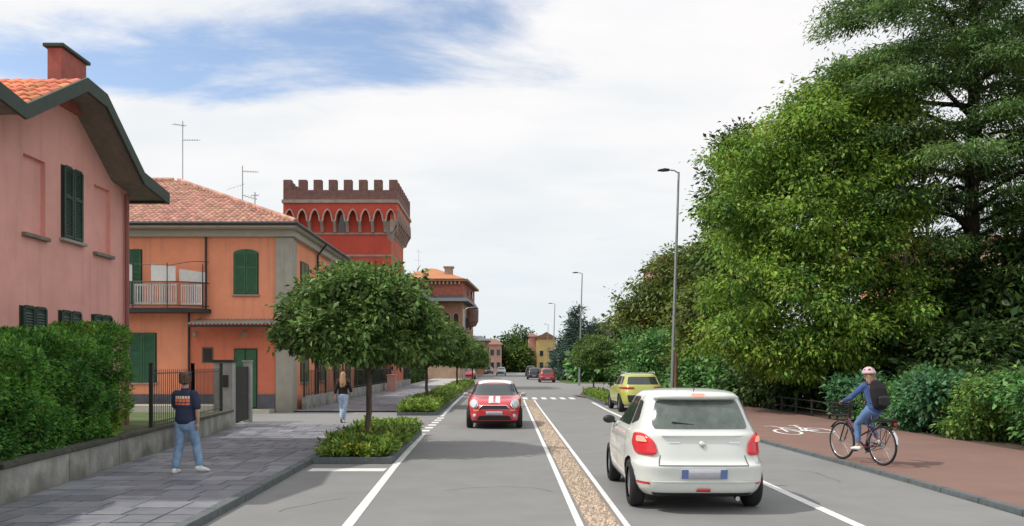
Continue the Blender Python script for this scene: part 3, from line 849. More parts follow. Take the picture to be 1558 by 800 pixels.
# ------------------------------------------------------------------ pink house (gable to the street)
ph = thing('pink_house', 'pink rendered house with green eaves, clay tile roof and chimney, behind the hedge', 'house', (-8.9, 17, .5))
fs = Fr((-8.9, 0, 0), (0, 1, 0), (1, 0, 0))
def yy(px): return YX(px, -8.9)
def z9(px, py): return ZA(py, yy(px))
niche1 = (yy(35), yy(69), z9(35, 357), z9(69, 259)); niche2 = (yy(143), yy(168), z9(168, 391), z9(143, 284))
zb1, zt1 = z9(35, 352), z9(35, 232)
holes = [(yy(35), yy(69), zb1, zt1), (yy(143), yy(168), zb1, zt1)]
m_ = MB(); wall_holes(m_, fs, 11.2, 19.4, .45, 6.15, holes, .09)
GP = [(11.2, 6.15), (19.4, 6.15), (18.66, 6.25), (16.9, 7.3), (16.1, 7.36), (14.06, 6.25), (13.0, 6.5), (12.4, 6.42), (11.2, 6.2), (11.2, 6.15)]
m_.poly([fs.p(a, 0, z) for a, z in GP[:-1]])
m_.poly([(-8.9, 19.4, .45), (-8.9, 19.4, 6.15), (-19, 19.4, 6.15), (-19, 19.4, .45)])
m_.poly([(-8.9, 11.2, .45), (-8.9, 11.2, 6.15), (-19, 11.2, 6.15), (-19, 11.2, .45)])
m_.build('wall', M['pink'], ph)
wz0, wz1 = z9(108, 364), z9(108, 258)
shutter_pair(ph, fs, yy(94), yy(123), wz0, wz1, M['shutter_dk'])
for h in holes:
    m_ = MB(); m_.box(h[0] - .05, h[1] + .05, 0, .09, zb1 - .08, zb1 - .01, fs); m_.build('sill', M['soffit'], ph, bevel=.006)
for (a, b) in ((31, 68), (90, 121), (140, 168)):
    shutter_pair(ph, fs, yy(a), yy(b), 1.25, 2.98, M['shutter_dk'])
# roof slabs with overhang to X=-8.2
prof = [(10.6, 6.1), (12.4, 6.55), (14.06, 6.30), (16.1, 7.46), (16.9, 7.40), (18.66, 6.20), (20.05, 6.02)]
XO = -8.2
rf = MB()
for (a, za), (b, zb) in zip(prof[:-1], prof[1:]):
    rf.poly([(XO, a, za), (XO, b, zb), (-19, b, zb), (-19, a, za)])
    rf.poly([(XO, a, za - .12), (XO, b, zb - .12), (-19, b, zb - .12), (-19, a, za - .12)])
roof = rf.build('roof', M['soffit'], ph)
for (a, za), (b, zb) in zip(prof[:-1], prof[1:]):
    f_ = MB(); f_.prism([(XO - .0, a, za + .07), (XO, b, zb + .07), (XO, b, zb - .20), (XO, a, za - .20)], (.06, 0, 0)); f_.build('fascia_board', M['green_fascia'], roof)
f_ = MB(); f_.box(-19, XO, 20.03, 20.12, 5.84, 6.08); f_.build('fascia_board', M['green_fascia'], roof)
for (a, za), (b, zb) in ((prof[1], prof[0]), (prof[1], prof[2]), (prof[3], prof[2]), (prof[4], prof[5]), (prof[5], prof[6])):
    # a is the upper edge, b the eave or valley
    vd = Vector((0, a - b, za - zb)); ln = vd.length
    nr_ = Vector((0, -(za - zb), a - b)) if a > b else Vector((0, (za - zb), b - a))
    tiles([(0, 0), (9.5, 0), (9.5, ln - .05), (0, ln - .05)], (-1, 0, 0), vd, nr_, (XO - .02, b, zb), M['tile_red'], roof)
rt = MB()
for k in range(26):
    x = XO - .1 - k * .37; rt.tube([(x, 16.5, 7.50), (x - .40, 16.5, 7.52)], .13, 8)
for k in range(26):
    x = XO - .1 - k * .37; rt.tube([(x, 12.4, 6.60), (x - .40, 12.4, 6.62)], .11, 8)
rt.build('ridge_tile', M['tile_red'], roof, kind='stuff')
ch = MB(); ch.box(-9.08, -8.78, 16.35, 17.3, 7.1, 8.22); cho = ch.build('chimney', mat('chimney_render', (.40, .12, .10), .9, .2, 4), roof, bevel=.01)
ch = MB(); ch.box(-9.14, -8.72, 16.28, 17.37, 8.22, 8.29); ch.build('chimney_cap', M['green_fascia'], roof, bevel=.01)
m_ = MB(); m_.tube([(-8.82, 19.25, .5), (-8.82, 19.25, 5.9)], .05, 10); m_.build('drainpipe', M['pinkdark'], ph, smooth=True)

# ------------------------------------------------------------------ orange house
HYF = 33.0; HXS = -8.55
oh = thing('orange_house', 'orange two storey house with green shutters, grey corner pilaster and a low hipped tile roof', 'house', (-16, 40, 0))
ff = Fr((0, HYF, 0), (1, 0, 0), (0, -1, 0)); fo = Fr((HXS, 0, 0), (0, 1, 0), (1, 0, 0))
HBK = 47.0; HL = -24.5; ZE = 7.35
porch = (XA(288, HYF), XA(420, HYF), 0.12, ZA(492, HYF))
m_ = MB()
m_.box(HL, HXS, HYF, HBK, -.02, ZE)
body = m_.build('wall', M['orange'], oh)
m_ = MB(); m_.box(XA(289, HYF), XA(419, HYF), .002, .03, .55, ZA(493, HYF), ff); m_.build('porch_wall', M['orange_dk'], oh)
m_ = MB(); m_.box(HL, XA(419, HYF), .004, .06, -.02, .72, ff); m_.build('plinth', M['plinth'], oh)
m_ = MB(); m_.box(XA(420, HYF), HXS + .10, -.2, .10, -.02, ZE - .35, ff); m_.build('corner_pilaster', M['pilaster'], oh, bevel=.01)
m_ = MB(); m_.box(HYF + .2, HYF + .75, 0.0, .06, -.02, ZE - .35, fo); m_.build('corner_pilaster', M['pilaster'], oh, bevel=.01)
EX = -8.15; EY = HYF - .75
m_ = MB(); m_.box(HL - .5, EX, EY, HBK + .5, ZE - .04, ZE + .10); m_.build('eave', M['cornice'], oh, bevel=.015)
m_ = MB(); m_.box(HL - .3, HXS + .2, HYF - .2, HBK + .2, ZE - .32, ZE - .042); m_.build('cornice', M['cornice'], oh, bevel=.02)
m_ = MB(); m_.tube([(HL - .5, EY - .06, ZE + .10), (EX + .08, EY - .06, ZE + .10), (EX + .08, HBK + .5, ZE + .10)], .07, 8); m_.build('gutter', M['dark'], oh)
rz = 10.9; ry = 40.3; rx0, rx1 = -17.3, -16.0
zr = ZE + .12
A_, B_, C_, D_ = Vector((HL - .5, EY, zr)), Vector((EX, EY, zr)), Vector((EX, HBK + .5, zr)), Vector((HL - .5, HBK + .5, zr))
R0, R1 = Vector((rx0, ry, rz)), Vector((rx1, ry, rz))
m_ = MB(); m_.poly([A_, B_, R1, R0]); m_.poly([B_, C_, R1]); m_.poly([C_, D_, R0, R1]); m_.poly([D_, A_, R0]); oroof = m_.build('roof', M['roofbrown'], oh)
vd = Vector((0, ry - EY, rz - zr)); ln = vd.length; nn = Vector((0, -(rz - zr), ry - EY))
tiles([(0, 0), (B_.x - A_.x, 0), (rx1 - A_.x, ln), (rx0 - A_.x, ln)], (1, 0, 0), vd, nn, A_, M['tile_brown'], oroof)
vd = Vector((rx1 - EX, 0, rz - zr)); ln = vd.length; nn = Vector((rz - zr, 0, -(rx1 - EX)))
tiles([(0, 0), (C_.y - B_.y, 0), (ry - B_.y, ln)], (0, 1, 0), vd, nn, B_, M['tile_brown'], oroof)
m_ = MB()
def ridge_run(a, b, r_=.13):
    d = (b - a); n = int(d.length / .36); d.normalize()
    for k in range(n): m_.tube([a + d * (k * .36) + Vector((0, 0, .06)), a + d * (k * .36 + .40) + Vector((0, 0, .085))], [r_, r_ * .85], 7)
ridge_run(B_, R1); ridge_run(R0, R1); ridge_run(A_, R0)
m_.build('ridge_tile', M['tile_brown'], oroof, kind='stuff')
m_ = MB(); m_.box(HL, XA(379, HYF), .061, 1.5, -.02, .34, ff); m_.build('terrace', M['cornice'], oh, bevel=.01)
# windows on the front
shutter_pair(oh, ff, XA(357, HYF), XA(392, HYF), ZA(447, HYF), ZA(379, HYF), M['shutter'], arch=.16)
shutter_pair(oh, ff, XA(198, HYF), XA(237, HYF), ZA(581, HYF), ZA(507, HYF), M['shutter'])
shutter_pair(oh, ff, XA(186, HYF), XA(215, HYF), ZA(462, HYF), ZA(380, HYF), M['shutter'], sill=False)
wn = MB(); wn.box(XA(308, HYF), XA(325, HYF), .031, .05, ZA(552, HYF), ZA(528, HYF), ff); wo = wn.build('window', M['shutter_br'], oh)
wn = MB(); wn.box(XA(310, HYF), XA(323, HYF), .051, .058, ZA(550, HYF), ZA(530, HYF), ff); wn.build('pane', M['glass_dk'], wo)
dr = MB(); dr.box(XA(357, HYF), XA(392, HYF), .031, .07, .12, ZA(530, HYF), ff); do = dr.build('door', M['shutter_dk'], oh)
for (a, b) in ((358.5, 373.5), (375.5, 390.5)):
    dr = MB(); dr.box(XA(a, HYF), XA(b, HYF), .071, .09, .2, ZA(532, HYF), ff); dr.build('door_leaf', M['shutter'], do, bevel=.01)
m_ = MB(); m_.box(XA(380, HYF), XA(419, HYF), .06, .9, -.02, .14, ff); m_.build('step', M['cornice'], oh, bevel=.01)
# windows along the street side
for (a, b) in ((34.6, 35.9), (38.2, 39.4), (41.3, 42.5), (44.4, 45.5)):
    shutter_pair(oh, fo, a, b, 4.5, 6.25, M['shutter_br'], slats=False)
    shutter_pair(oh, fo, a, b, 1.2, 2.9, M['shutter_br'], slats=False)
m_ = MB(); m_.tube([(EX + .06, 37.5, ZE + .02), (HXS + .08, 37.5, ZE - .45), (HXS + .08, 37.5, .1)], .05, 8); m_.build('drainpipe', M['dark'], oh, smooth=True)
m_ = MB(); m_.tube([(XA(313, HYF - .1), HYF - .08, ZE - .2), (XA(313, HYF - .1), HYF - .08, ZA(470, HYF)), (XA(287, HYF - .1), HYF - .08, ZA(476, HYF)), (XA(287, HYF - .1), HYF - .08, .1)], .045, 8); m_.build('drainpipe', M['dark'], oh, smooth=True)
# porch canopy of corrugated sheet
cn = MB(); K = 46; x0, x1 = XA(288, 32), XA(421, 32); zf = ZA(493, 32)
for k in range(K):
    a = x0 + (x1 - x0) * k / K; b = x0 + (x1 - x0) * (k + 1) / K
    za, zb = zf + .035 * math.cos(k * math.pi), zf + .035 * math.cos((k + 1) * math.pi)
    cn.poly([(a, HYF - 1.2, za), (b, HYF - 1.2, zb), (b, HYF, zb + .25), (a, HYF, za + .25)])
cn.build('canopy', mat('corrugated_sheet', (.27, .24, .21), .7, .2, 6), oh)
m_ = MB(); m_.box(x0, x1, HYF - 1.16, HYF - 1.10, zf - .12, zf - .04); m_.build('canopy_beam', M['dark'], oh)
for px_ in (300, 374):
    m_ = MB(); X_ = XA(px_, HYF); m_.tube([(X_, HYF - .03, ZA(505, HYF)), (X_, HYF - .22, ZA(503, HYF)), (X_, HYF - .22, ZA(506, HYF))], .015, 6); m_.lathe([(.02, .16), (.07, .12), (.09, .0), (.05, -.08), (.01, -.1)], (X_, HYF - .22, ZA(510, HYF)), 'z', 12); m_.build('wall_lamp', M['stone'], oh, smooth=True)
# balcony
bz = ZA(468, 32)
plan = [(-18.5, -.9)] + [(XA(262, 32.3), -1.0)] + [(XA(262 + q, 32.3), -1.0 + (q / 50) ** 2.2 * .75) for q in (10, 20, 30, 38, 44, 48, 50)]
plan = [(x, HYF + y) for x, y in plan]
m_ = MB(); m_.prism([(x, y, bz - .16) for x, y in plan] + [(plan[-1][0], HYF - .001, bz - .16), (-18.5, HYF - .001, bz - .16)], (0, 0, .16)); bal = m_.build('balcony', M['dark'], oh)
m_ = MB(); m_.tube([(x, y, bz + 1.02) for x, y in plan], .022, 6); m_.build('hand_rail', M['dark'], bal)
m_ = MB(); m_.tube([(x, y, bz + .10) for x, y in plan], .018, 6); m_.build('bottom_rail', M['dark'], bal)
def along(pl, step):
    res = []; acc = 0
    for a, b in zip(pl[:-1], pl[1:]):
        d = math.dist(a, b); t = acc
        while t < d: res.append((a[0] + (b[0] - a[0]) * t / d, a[1] + (b[1] - a[1]) * t / d)); t += step
        acc = t - d
    return res
m_ = MB()
for (x, y) in along(plan, .12):
    m_.tube([(x, y, bz + .1), (x, y, bz + 1.02)], .009, 5)
m_.build('baluster', M['steel'], bal, kind='stuff')
for (x, y) in along(plan, 1.35): 
    m_ = MB(); m_.tube([(x, y, bz), (x, y, bz + 1.75)], .02, 6); m_.build('awning_post', M['dark'], bal)
m_ = MB(); m_.tube([(x, y, bz + 1.75 + .12 * math.sin(x * 2.0)) for x, y in plan], .012, 6); m_.build('awning_rail', M['dark'], bal)
# white lattice screens behind the balcony rail
for (a, b) in ((209, 232), (236, 271), (275, 305)):
    xa, xb = XA(a, 32.3), XA(b, 32.3); n = int((xb - xa) / .085); sl = MB(); y_ = HYF - .90 if a < 270 else HYF - .62
    for k in range(n + 1): x = xa + (xb - xa) * k / n; sl.box(x - .022, x + .022, y_ - .01, y_, bz + .15, bz + .95)
    for z_ in (bz + .18, bz + .9): sl.box(xa, xb, y_ + .001, y_ + .012, z_ - .03, z_ + .03)
    sl.build('lattice_screen', M['white'], bal, kind='stuff')
for (a, b, zt_) in ((200, 207, 1.75), (234, 271, 1.72), (274, 308, 1.55)):
    m_ = MB(); xa, xb = XA(a, 32.4), XA(b, 32.4); ya = HYF - .86 if a < 270 else HYF - .70; yb = HYF - .86 if a < 270 else HYF - .34
    m_.prism([(xa, ya, bz + 1.06), (xb, yb, bz + 1.06), (xb, yb, bz + zt_ - .1), (xa, ya, bz + zt_)], (0, .015, 0)); m_.build('privacy_cloth', M['white'], bal)
# antennas
def antenna(px, py0, py1, Y, label, arms):
    X = XA(px, Y); t = thing('tv_antenna', label, 'antenna', (X, Y, ZA(py1, Y)))
    m_ = MB(); m_.tube([(X, Y, ZA(py1 + 4, Y)), (X, Y, ZA(py0, Y))], .022, 6); m_.build('mast', M['steel'], t)
    for (py, l0, l1, n, tl) in arms:
        z = ZA(py, Y); a = XA(px + l0, Y); b = XA(px + l1, Y); m_ = MB()
        m_.tube([(a, Y, z + tl), (b, Y, z - tl)], .014, 5)
        for k in range(n):
            q = (k + .5) / n; x = a + (b - a) * q; m_.tube([(x, Y - .25, z + tl * (1 - 2 * q) - .1), (x, Y + .25, z + tl * (1 - 2 * q) + .10)], .008, 4)
        m_.build('yagi_arm', M['steel'], t)
antenna(278, 184, 276, 40.3, 'tall tv antenna with two short arms on the ridge of the orange house', [(190, -15, 5, 6, .05), (213, 0, 26, 7, 0)])
antenna(369, 252, 308, 38, 'tv antenna with three arms on the right hip of the orange roof', [(261, 0, 24, 6, .02), (284, -24, 2, 5, -.12), (300, 0, 22, 5, .1)])
antenna(388, 292, 325, 37, 'short bare antenna mast low on the orange roof hip', [(297, -6, 6, 3, 0)])
antenna(637, 379, 418, 132, 'thin tv antenna above the orange roof of the far villa', [(383, -4, 6, 3, .1), (396, -6, 4, 3, .1)])

# street wall, fence and hedge beyond the orange house
lw = thing('boundary_wall', 'long low grey boundary wall with a thin fence along the far left sidewalk', 'wall', (-8.2, 33.8, 0))
m_ = MB(); m_.prism([(-8.12, 33.9, -.02), (-8.6, 76, -.02), (-8.8, 76, -.02), (-8.32, 33.9, -.02)], (0, 0, .62)); m_.build('wall_base', M['concrete'], lw, bevel=.01)
b2 = MB(); b2.tube([(0, 0, 0), (0, 0, 1.1)], .012, 4); b2m = b2.mesh('bar', M['iron'])
fence_run(lw, [(-8.22, 33.9), (-8.68, 75)], .6, .30, 2.2, b2m, post_me, hb=1.1)
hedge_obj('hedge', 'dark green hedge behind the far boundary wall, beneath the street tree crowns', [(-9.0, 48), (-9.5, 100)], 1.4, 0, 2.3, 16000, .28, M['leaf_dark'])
m_ = MB(); m_.box(-8.15, -7.55, 57.5, 58.1, -.02, 1.15); m_.box(-8.2, -7.5, 57.45, 58.15, 1.151, 1.22)
tag(m_.build('gate_pillar', M['pinkpale'], bevel=.01), 'short pinkish pillar on the far left sidewalk by the dark hedge', 'pillar')

# ------------------------------------------------------------------ red crenellated tower
tw = thing('red_tower', 'red castle tower with brick battlements and a row of pointed arches', 'tower', (-12.3, 66, 0))
TY = 62.0; TX0, TX1 = -16.62, -8.02; TD = 8.6; ov = .55
bx0, bx1, by0, by1 = TX0 + ov, TX1 - ov, TY + ov, TY + TD - ov
m_ = MB(); m_.box(bx0, bx1, by0, by1, -.02, 14.0); m_.build('shaft', M['tower_red'], tw)
m_ = MB(); m_.box(bx1 + .002, bx1 + .03, by0 + .02, by1 - .02, 0, 11.9); m_.build('side_wall', M['tower_red_lit'], tw)  # thin paler skin: the lighter look of this side is put into its colour
for z in (10.15, 6.6): 
    m_ = MB(); m_.box(bx0 - .05, bx1 + .05, by0 - .05, by1 + .05, z, z + .14); m_.build('string_course', M['tower_stone'], tw)
m_ = MB(); m_.box(bx0 - .08, bx1 + .08, by0 - .08, by1 + .08, 11.82, 11.95); m_.build('string_course', M['tower_stone'], tw)
faces = [(Fr((TX0, TY, 0), (1, 0, 0), (0, -1, 0))), (Fr((TX1, TY, 0), (0, 1, 0), (1, 0, 0))), Fr((TX0, TY + TD, 0), (1, 0, 0), (0, 1, 0)), Fr((TX0, TY, 0), (0, 1, 0), (-1, 0, 0))]
NB = 9; bw = TD / NB; zs, zt, ztop = 12.75, 13.62, 14.12
for fi, fr in enumerate(faces):
    pn = MB(); ar = MB(); inf = MB()
    for k in range(NB):
        a0 = k * bw; mid = a0 + bw / 2; hw = bw * .385
        def az(a):
            t = min(1, abs(a - mid) / hw); return zs + (zt - zs) * math.sqrt(max(0, 1 - t ** 1.7)) ** 1.15
        xs = [a0, mid - hw] + [mid - hw + 2 * hw * q / 12 for q in range(1, 12)] + [mid + hw, a0 + bw]
        zz_ = [zs] + [az(x) for x in xs[1:-1]] + [zs]
        for q in range(len(xs) - 1):
            pn.poly([fr.p(xs[q], 0, zz_[q]), fr.p(xs[q + 1], 0, zz_[q + 1]), fr.p(xs[q + 1], 0, ztop), fr.p(xs[q], 0, ztop)])
            pn.poly([fr.p(xs[q], 0, zz_[q]), fr.p(xs[q + 1], 0, zz_[q + 1]), fr.p(xs[q + 1], -ov, zz_[q + 1]), fr.p(xs[q], -ov, zz_[q])])
        pts = [fr.p(x, .03, z) for x, z in zip(xs[1:-1], zz_[1:-1])]
        ar.tube([pts[0] + Vector((0, 0, -.02))] + pts + [pts[-1] + Vector((0, 0, -.02))], .062, 6)
    pn.build('parapet_panel', M['tower_red'] if fi != 1 else M['tower_red_lit'], tw)
    ar.build('arch_moulding', M['tower_stone'], tw, smooth=True)
    if fi < 2:
        for k in range(NB + 1):
            a = k * bw; hwid = bw * .11
            c0, c1 = max(0, a - hwid), min(TD, a + hwid)
            cb = MB(); cb.prism([fr.p(c0, .02, zs + .12), fr.p(c0, .02, zs - .05), fr.p(c0, -.18, zs - .38), fr.p(c0, -.34, 11.96), fr.p(c0, -ov, 11.96), fr.p(c0, -ov, zs + .12)], fr.ax * (c1 - c0))
            cb.build('corbel', M['tower_stone'], tw)
        mid = 4.5 * bw
        wn = MB(); wn.box(mid - .24, mid + .24, -ov + .0, -ov + .04, 12.0, 13.3, fr); wn.build('window', M['glass_dk'], tw)
cb = MB()
cb.prism([(TX1 + .02, TY - .02, zs + .3), (bx1 - .1, TY - .02, zs + .3), (bx1 - .1, by0 - .0, 11.6)], (0, 0, 0)) if False else None
cb.loft([[(TX1 - .9, TY + .03, zs), (TX1 - .02, TY + .03, zs), (TX1 - .02, TY + .95, zs), (TX1 - .9, TY + .95, zs)], [(TX1 - .9, TY + .3, 12.1), (TX1 - .3, TY + .3, 12.1), (TX1 - .3, TY + .95, 12.1), (TX1 - .9, TY + .95, 12.1)], [(TX1 - .8, TY + ov + .1, 11.3), (bx1 - .02 + .05, TY + ov - .05, 11.3), (bx1 + .05, TY + ov + .5, 11.3), (TX1 - .8, TY + ov + .5, 11.3)]])
cb.build('corner_corbel', M['tower_stone'], tw)
m_ = MB(); m_.box(TX0 - .1, TX1 + .1, TY - .1, TY + TD + .1, ztop, ztop + .24); m_.build('cornice', M['tower_stone'], tw)
pr = MB()
for (x0, x1, y0, y1) in ((TX0, TX1, TY, TY + .5), (TX0, TX1, TY + TD - .5, TY + TD), (TX0, TX0 + .5, TY + .5, TY + TD - .5), (TX1 - .5, TX1, TY + .5, TY + TD - .5)): pr.box(x0, x1, y0, y1, ztop + .24, 15.10)
pr.build('parapet', M['tower_brick'], tw)
m_ = MB(); m_.box(TX0 + .5, TX1 - .5, TY + .5, TY + TD - .5, ztop + .1, ztop + .5); m_.build('tower_roof', M['roofbrown'], tw)
per_ = (TD - .62) / 7
ml = MB(); ml.box(-.31, .31, 0, .5, 0, .78); ml_me = ml.mesh('merlon', M['tower_brick'], bevel=.015)
for k in range(8):
    x = TX0 + .31 + k * per_
    for (px_, py_, rz_) in ((x, TY, 0), (x, TY + TD - .5, 0)):
        o = link('merlon', ml_me, tw); o.location = Vector((px_, py_, 15.10)) - tw.location
    if 0 < k < 7:
        y_ = TY + .31 + k * per_
        for (px_) in (TX1, TX0 + .5):
            o = link('merlon', ml_me, tw); o.location = Vector((px_, y_, 15.10)) - tw.location; o.rotation_euler = (0, 0, R(90))

# ------------------------------------------------------------------ the far villa and the buildings down the street
vl = thing('far_villa', 'red brick villa with orange hipped roof and dark skirt roof beyond the tower', 'villa', (-12, 135, 0))
VY = 130.0
def vp(px, py, Y=VY): return P(px, py, Y)
xa, xb = XA(604, VY), XA(706, VY); xr = XA(724, 148.0)
def block(mb, px0, px1, pxr, Yr, z0, z1, grow=0.0):
    a = XA(px0, VY) - grow; b = XA(px1, VY) + grow; c = XA(pxr, Yr) + grow
    mb.prism([(a, VY - grow, z0), (b, VY - grow, z0), (c, Yr, z0), (c - 14, Yr + 6, z0), (a, Yr + 6, z0)], (0, 0, z1 - z0))
zU0, zU1 = ZA(452, VY), ZA(428, VY)
m_ = MB(); block(m_, 606, 704, 722, 148, zU0 - .4, zU1); m_.build('upper_wall', M['brick_red'], vl)
m_ = MB(); block(m_, 606, 704, 722, 148, zU1, zU1 + .35, .8); m_.build('eave', M['tan'], vl)
m_ = MB()
e0, e1, e2, e3 = Vector((XA(602, VY) - .5, VY - 1, zU1 + .35)), Vector((XA(708, VY), VY - 1, zU1 + .35)), Vector((XA(725, 149), 149, zU1 + .35)), Vector((XA(602, VY) - .5, 155, zU1 + .35))
ap0, ap1 = P(655, 408, 139), P(664, 409, 141)
m_.poly([e0, e1, ap1, ap0]); m_.poly([e1, e2, ap1]); m_.poly([e2, e3, ap0, ap1]); m_.poly([e3, e0, ap0]); m_.build('roof', M['tile_red'], vl)
m_ = MB(); p_ = P(683, 425, VY + 3); m_.box(p_.x - .7, p_.x + .6, VY + 3, VY + 4.4, zU1, ZA(407, VY + 3)); m_.box(p_.x - .9, p_.x + .8, VY + 2.8, VY + 4.6, ZA(407, VY + 3), ZA(405, VY + 3)); m_.build('chimney', M['tower_stone'], vl)
m_ = MB(); p_ = P(622, 425, VY + 2); m_.box(p_.x - .25, p_.x + .2, VY + 2, VY + 2.5, zU1, ZA(415, VY + 2)); m_.build('chimney', M['dark'], vl)
for k in range(14):
    x = XA(620, VY) + k * .62; m_ = MB(); m_.box(x, x + .28, VY - .5, VY + .05, zU1 - .45, zU1 - .01); m_.build('bracket', M['beige'], vl)
# skirt roof
zS1, zS0 = ZA(449, VY), ZA(459, VY)
m_ = MB(); a0 = Vector((XA(640, VY), VY - .02, zS1)); 
q0, q1, q2 = Vector((XA(652, VY), VY, zS1)), Vector((XA(705, VY), VY, zS1)), Vector((XA(723, 148), 148, zS1))
o0, o1, o2 = Vector((XA(652, VY - 1.6), VY - 1.6, zS0)), Vector((XA(712, VY - 1.6), VY - 1.6, zS0)), Vector((XA(729, 148), 148, zS0))
m_.poly([q0, q1, o1, o0]); m_.poly([q1, q2, o2, o1]); m_.poly([o0, o1, o2, Vector((o0.x, 148, zS0))]); m_.build('skirt_roof', M['slate'], vl)
m_ = MB(); m_.prism([(XA(622, 121), 121, ZA(434, 121)), (XA(636, 121), 121, ZA(432, 121)), (XA(659, 121), 121, ZA(459, 121)), (XA(622, 121), 121, ZA(459, 121))], (0, 8, 0)); m_.build('copper_roof', M['copper'], vl)
m_ = MB(); m_.box(XA(600, 121), XA(658, 121), 121.2, 129, 0, ZA(459.2, 121)); m_.build('side_wing', M['brick_red'], vl)
m_ = MB(); block(m_, 650, 703, 720, 147, 0, zS0 - .05); m_.build('lower_wall', M['tan'], vl)
for (px_) in (668, 681, 694):
    m_ = MB(); X_ = XA(px_, VY); zb_ = ZA(496, VY); zt_ = ZA(480, VY)
    pts = [(X_ - .5, VY - .05, zb_), (X_ + .5, VY - .05, zb_)] + [(X_ + .5 * math.cos(t), VY - .05, zt_ + .5 * math.sin(t)) for t in [q * math.pi / 8 for q in range(9)]]
    m_.prism(pts, (0, .04, 0)); w_o = m_.build('window', M['beige'], vl)
    m_ = MB(); m_.prism([(X_ + (p[0] - X_) * .75, VY - .07, zb_ + (p[2] - zb_) * .92 + .05) for p in pts], (0, .015, 0)); m_.build('pane', M['glass_dk'], w_o)
for (y_, zz_) in ((136, zU0 + .8), (142, zU0 + .8), (135, 8.0), (141, 8.0), (135, 4.5), (141, 4.5)):
    t = (y_ - VY) / 18; X_ = XA(704, VY) + (XA(722, 148) - XA(704, VY)) * t + .02
    m_ = MB(); m_.box(X_ - .1, X_ + .25, y_, y_ + 1.1, zz_, zz_ + 1.6 if zz_ < 9 else zz_ + 1.1); m_.build('window', M['glass_dk'], vl)
m_ = MB(); c_ = P(716, 480, 138); m_.lathe([(.05, -2.0), (.9, -1.8), (1.3, -1.0), (1.35, .9), (1.2, 1.0), (1.2, 0.0)], (c_.x, 138, c_.z), 'z', 16); m_.build('balcony', M['tower_brick'], vl)
# beige wing with a sloping parapet, nearer
m_ = MB(); m_.prism([P(640, 476, 112), P(676, 490, 112), P(700, 502, 112), (XA(700, 112), 112, 0), (XA(640, 112), 112, 0)], (0, 6, 0))
bw_ = thing('street_building', 'low beige building with a sloping top in front of the far villa', 'building', (XA(670, 112), 112, 0)); m_.build('wall', M['beige'], bw_)
m_ = MB(); m_.prism([P(638, 472, 111.8), P(676, 487, 111.8), P(702, 500, 111.8), P(702, 503, 111.8), P(676, 490, 111.8), P(638, 476, 111.8)], (0, 6.4, 0)); m_.build('roof', M['stone'], bw_)
for px_ in (652, 668, 684):
    m_ = MB(); X_ = XA(px_, 112); m_.box(X_ - .4, X_ + .4, 111.95, 112.0, 3.2, 4.8); m_.build('window', M['glass_dk'], bw_)

def far_house(label, px0, px1, Y, pyt, depth, wallm, roofm, rise, wins, base=0, ridge='x', over=.5, rows=None):
    x0, x1 = XA(px0, Y), XA(px1, Y); zt_ = ZA(pyt, Y); t = thing('far_building', label, 'building', ((x0 + x1) / 2, Y, 0))
    m_ = MB(); m_.box(x0, x1, Y, Y + depth, -.02, zt_); m_.build('wall', wallm, t)
    m_ = MB(); a, b, c, d = (x0 - over, Y - over, zt_), (x1 + over, Y - over, zt_), (x1 + over, Y + depth + over, zt_), (x0 - over, Y + depth + over, zt_)
    if ridge == 'x':
        xm0, xm1 = x0 + (x1 - x0) * .3, x1 - (x1 - x0) * .3; r0, r1 = (xm0, Y + depth / 2, zt_ + rise), (xm1, Y + depth / 2, zt_ + rise)
        m_.poly([a, b, r1, r0]); m_.poly([b, c, r1]); m_.poly([c, d, r0, r1]); m_.poly([d, a, r0])
    else:
        xm = (x0 + x1) / 2; r0, r1 = (xm, Y - over, zt_ + rise), (xm, Y + depth + over, zt_ + rise)
        m_.poly([a, b, r0]); m_.poly([b, c, r1, r0]); m_.poly([c, d, r1]); m_.poly([d, a, r0, r1])
    m_.poly([a, b, c, d]); m_.build('roof', roofm, t)
    n = wins; rows = rows or max(1, int((zt_ - .6) / 3.0))
    for j in range(rows):
        for k in range(n):
            X_ = x0 + (x1 - x0) * (k + .5) / n; z_ = 1.1 + j * 3.0
            if z_ + 1.5 > zt_: continue
            m_ = MB(); m_.box(X_ - .5, X_ + .5, Y - .06, Y - .01, z_, z_ + 1.5); wo_ = m_.build('window', M['stone'], t)
            m_ = MB(); m_.box(X_ - .4, X_ + .4, Y - .08, Y - .061, z_ + .1, z_ + 1.4); m_.build('pane', M['glass_dk'], wo_)
    # street side windows
    xs_ = x1 if (x0 + x1) / 2 < 2 else x0; sg = 1 if xs_ == x1 else -1
    for j in range(rows):
        for k in range(max(1, int(depth / 4))):
            y_ = Y + 2 + k * 4; z_ = 1.1 + j * 3.0
            if z_ + 1.5 > zt_: continue
            m_ = MB(); m_.box(min(xs_, xs_ + sg * .06), max(xs_, xs_ + sg * .06), y_ - .5, y_ + .5, z_, z_ + 1.5); m_.build('window', M['shutter_br'], t)
    return t
far_house('grey brown far building with dark roof just right of the villa', 706, 742, 165, 518, 14, M['tan'], M['slate'], 1.2, 3)
far_house('orange far building with a flat brown roof beside the street on the left', 735, 763, 195, 524, 18, M['pinkpale'], M['roofbrown'], 1.6, 3)
far_house('pale pink narrow facade at the end of the street, left of the yellow one', 805, 816, 212, 512, 16, M['pinkpale'], M['roofbrown'], 1.2, 1)
far_house('yellow rendered building with brown roof at the end of the street', 816.5, 846, 210, 515, 16, M['yellow_r'], M['roofbrown'], 1.7, 2, ridge='y')
far_house('grey blue house with dark flat roof between the conifers and the big tree', 914, 950, 118, 492, 12, M['greyblue'], M['slate'], .5, 2, over=.9)
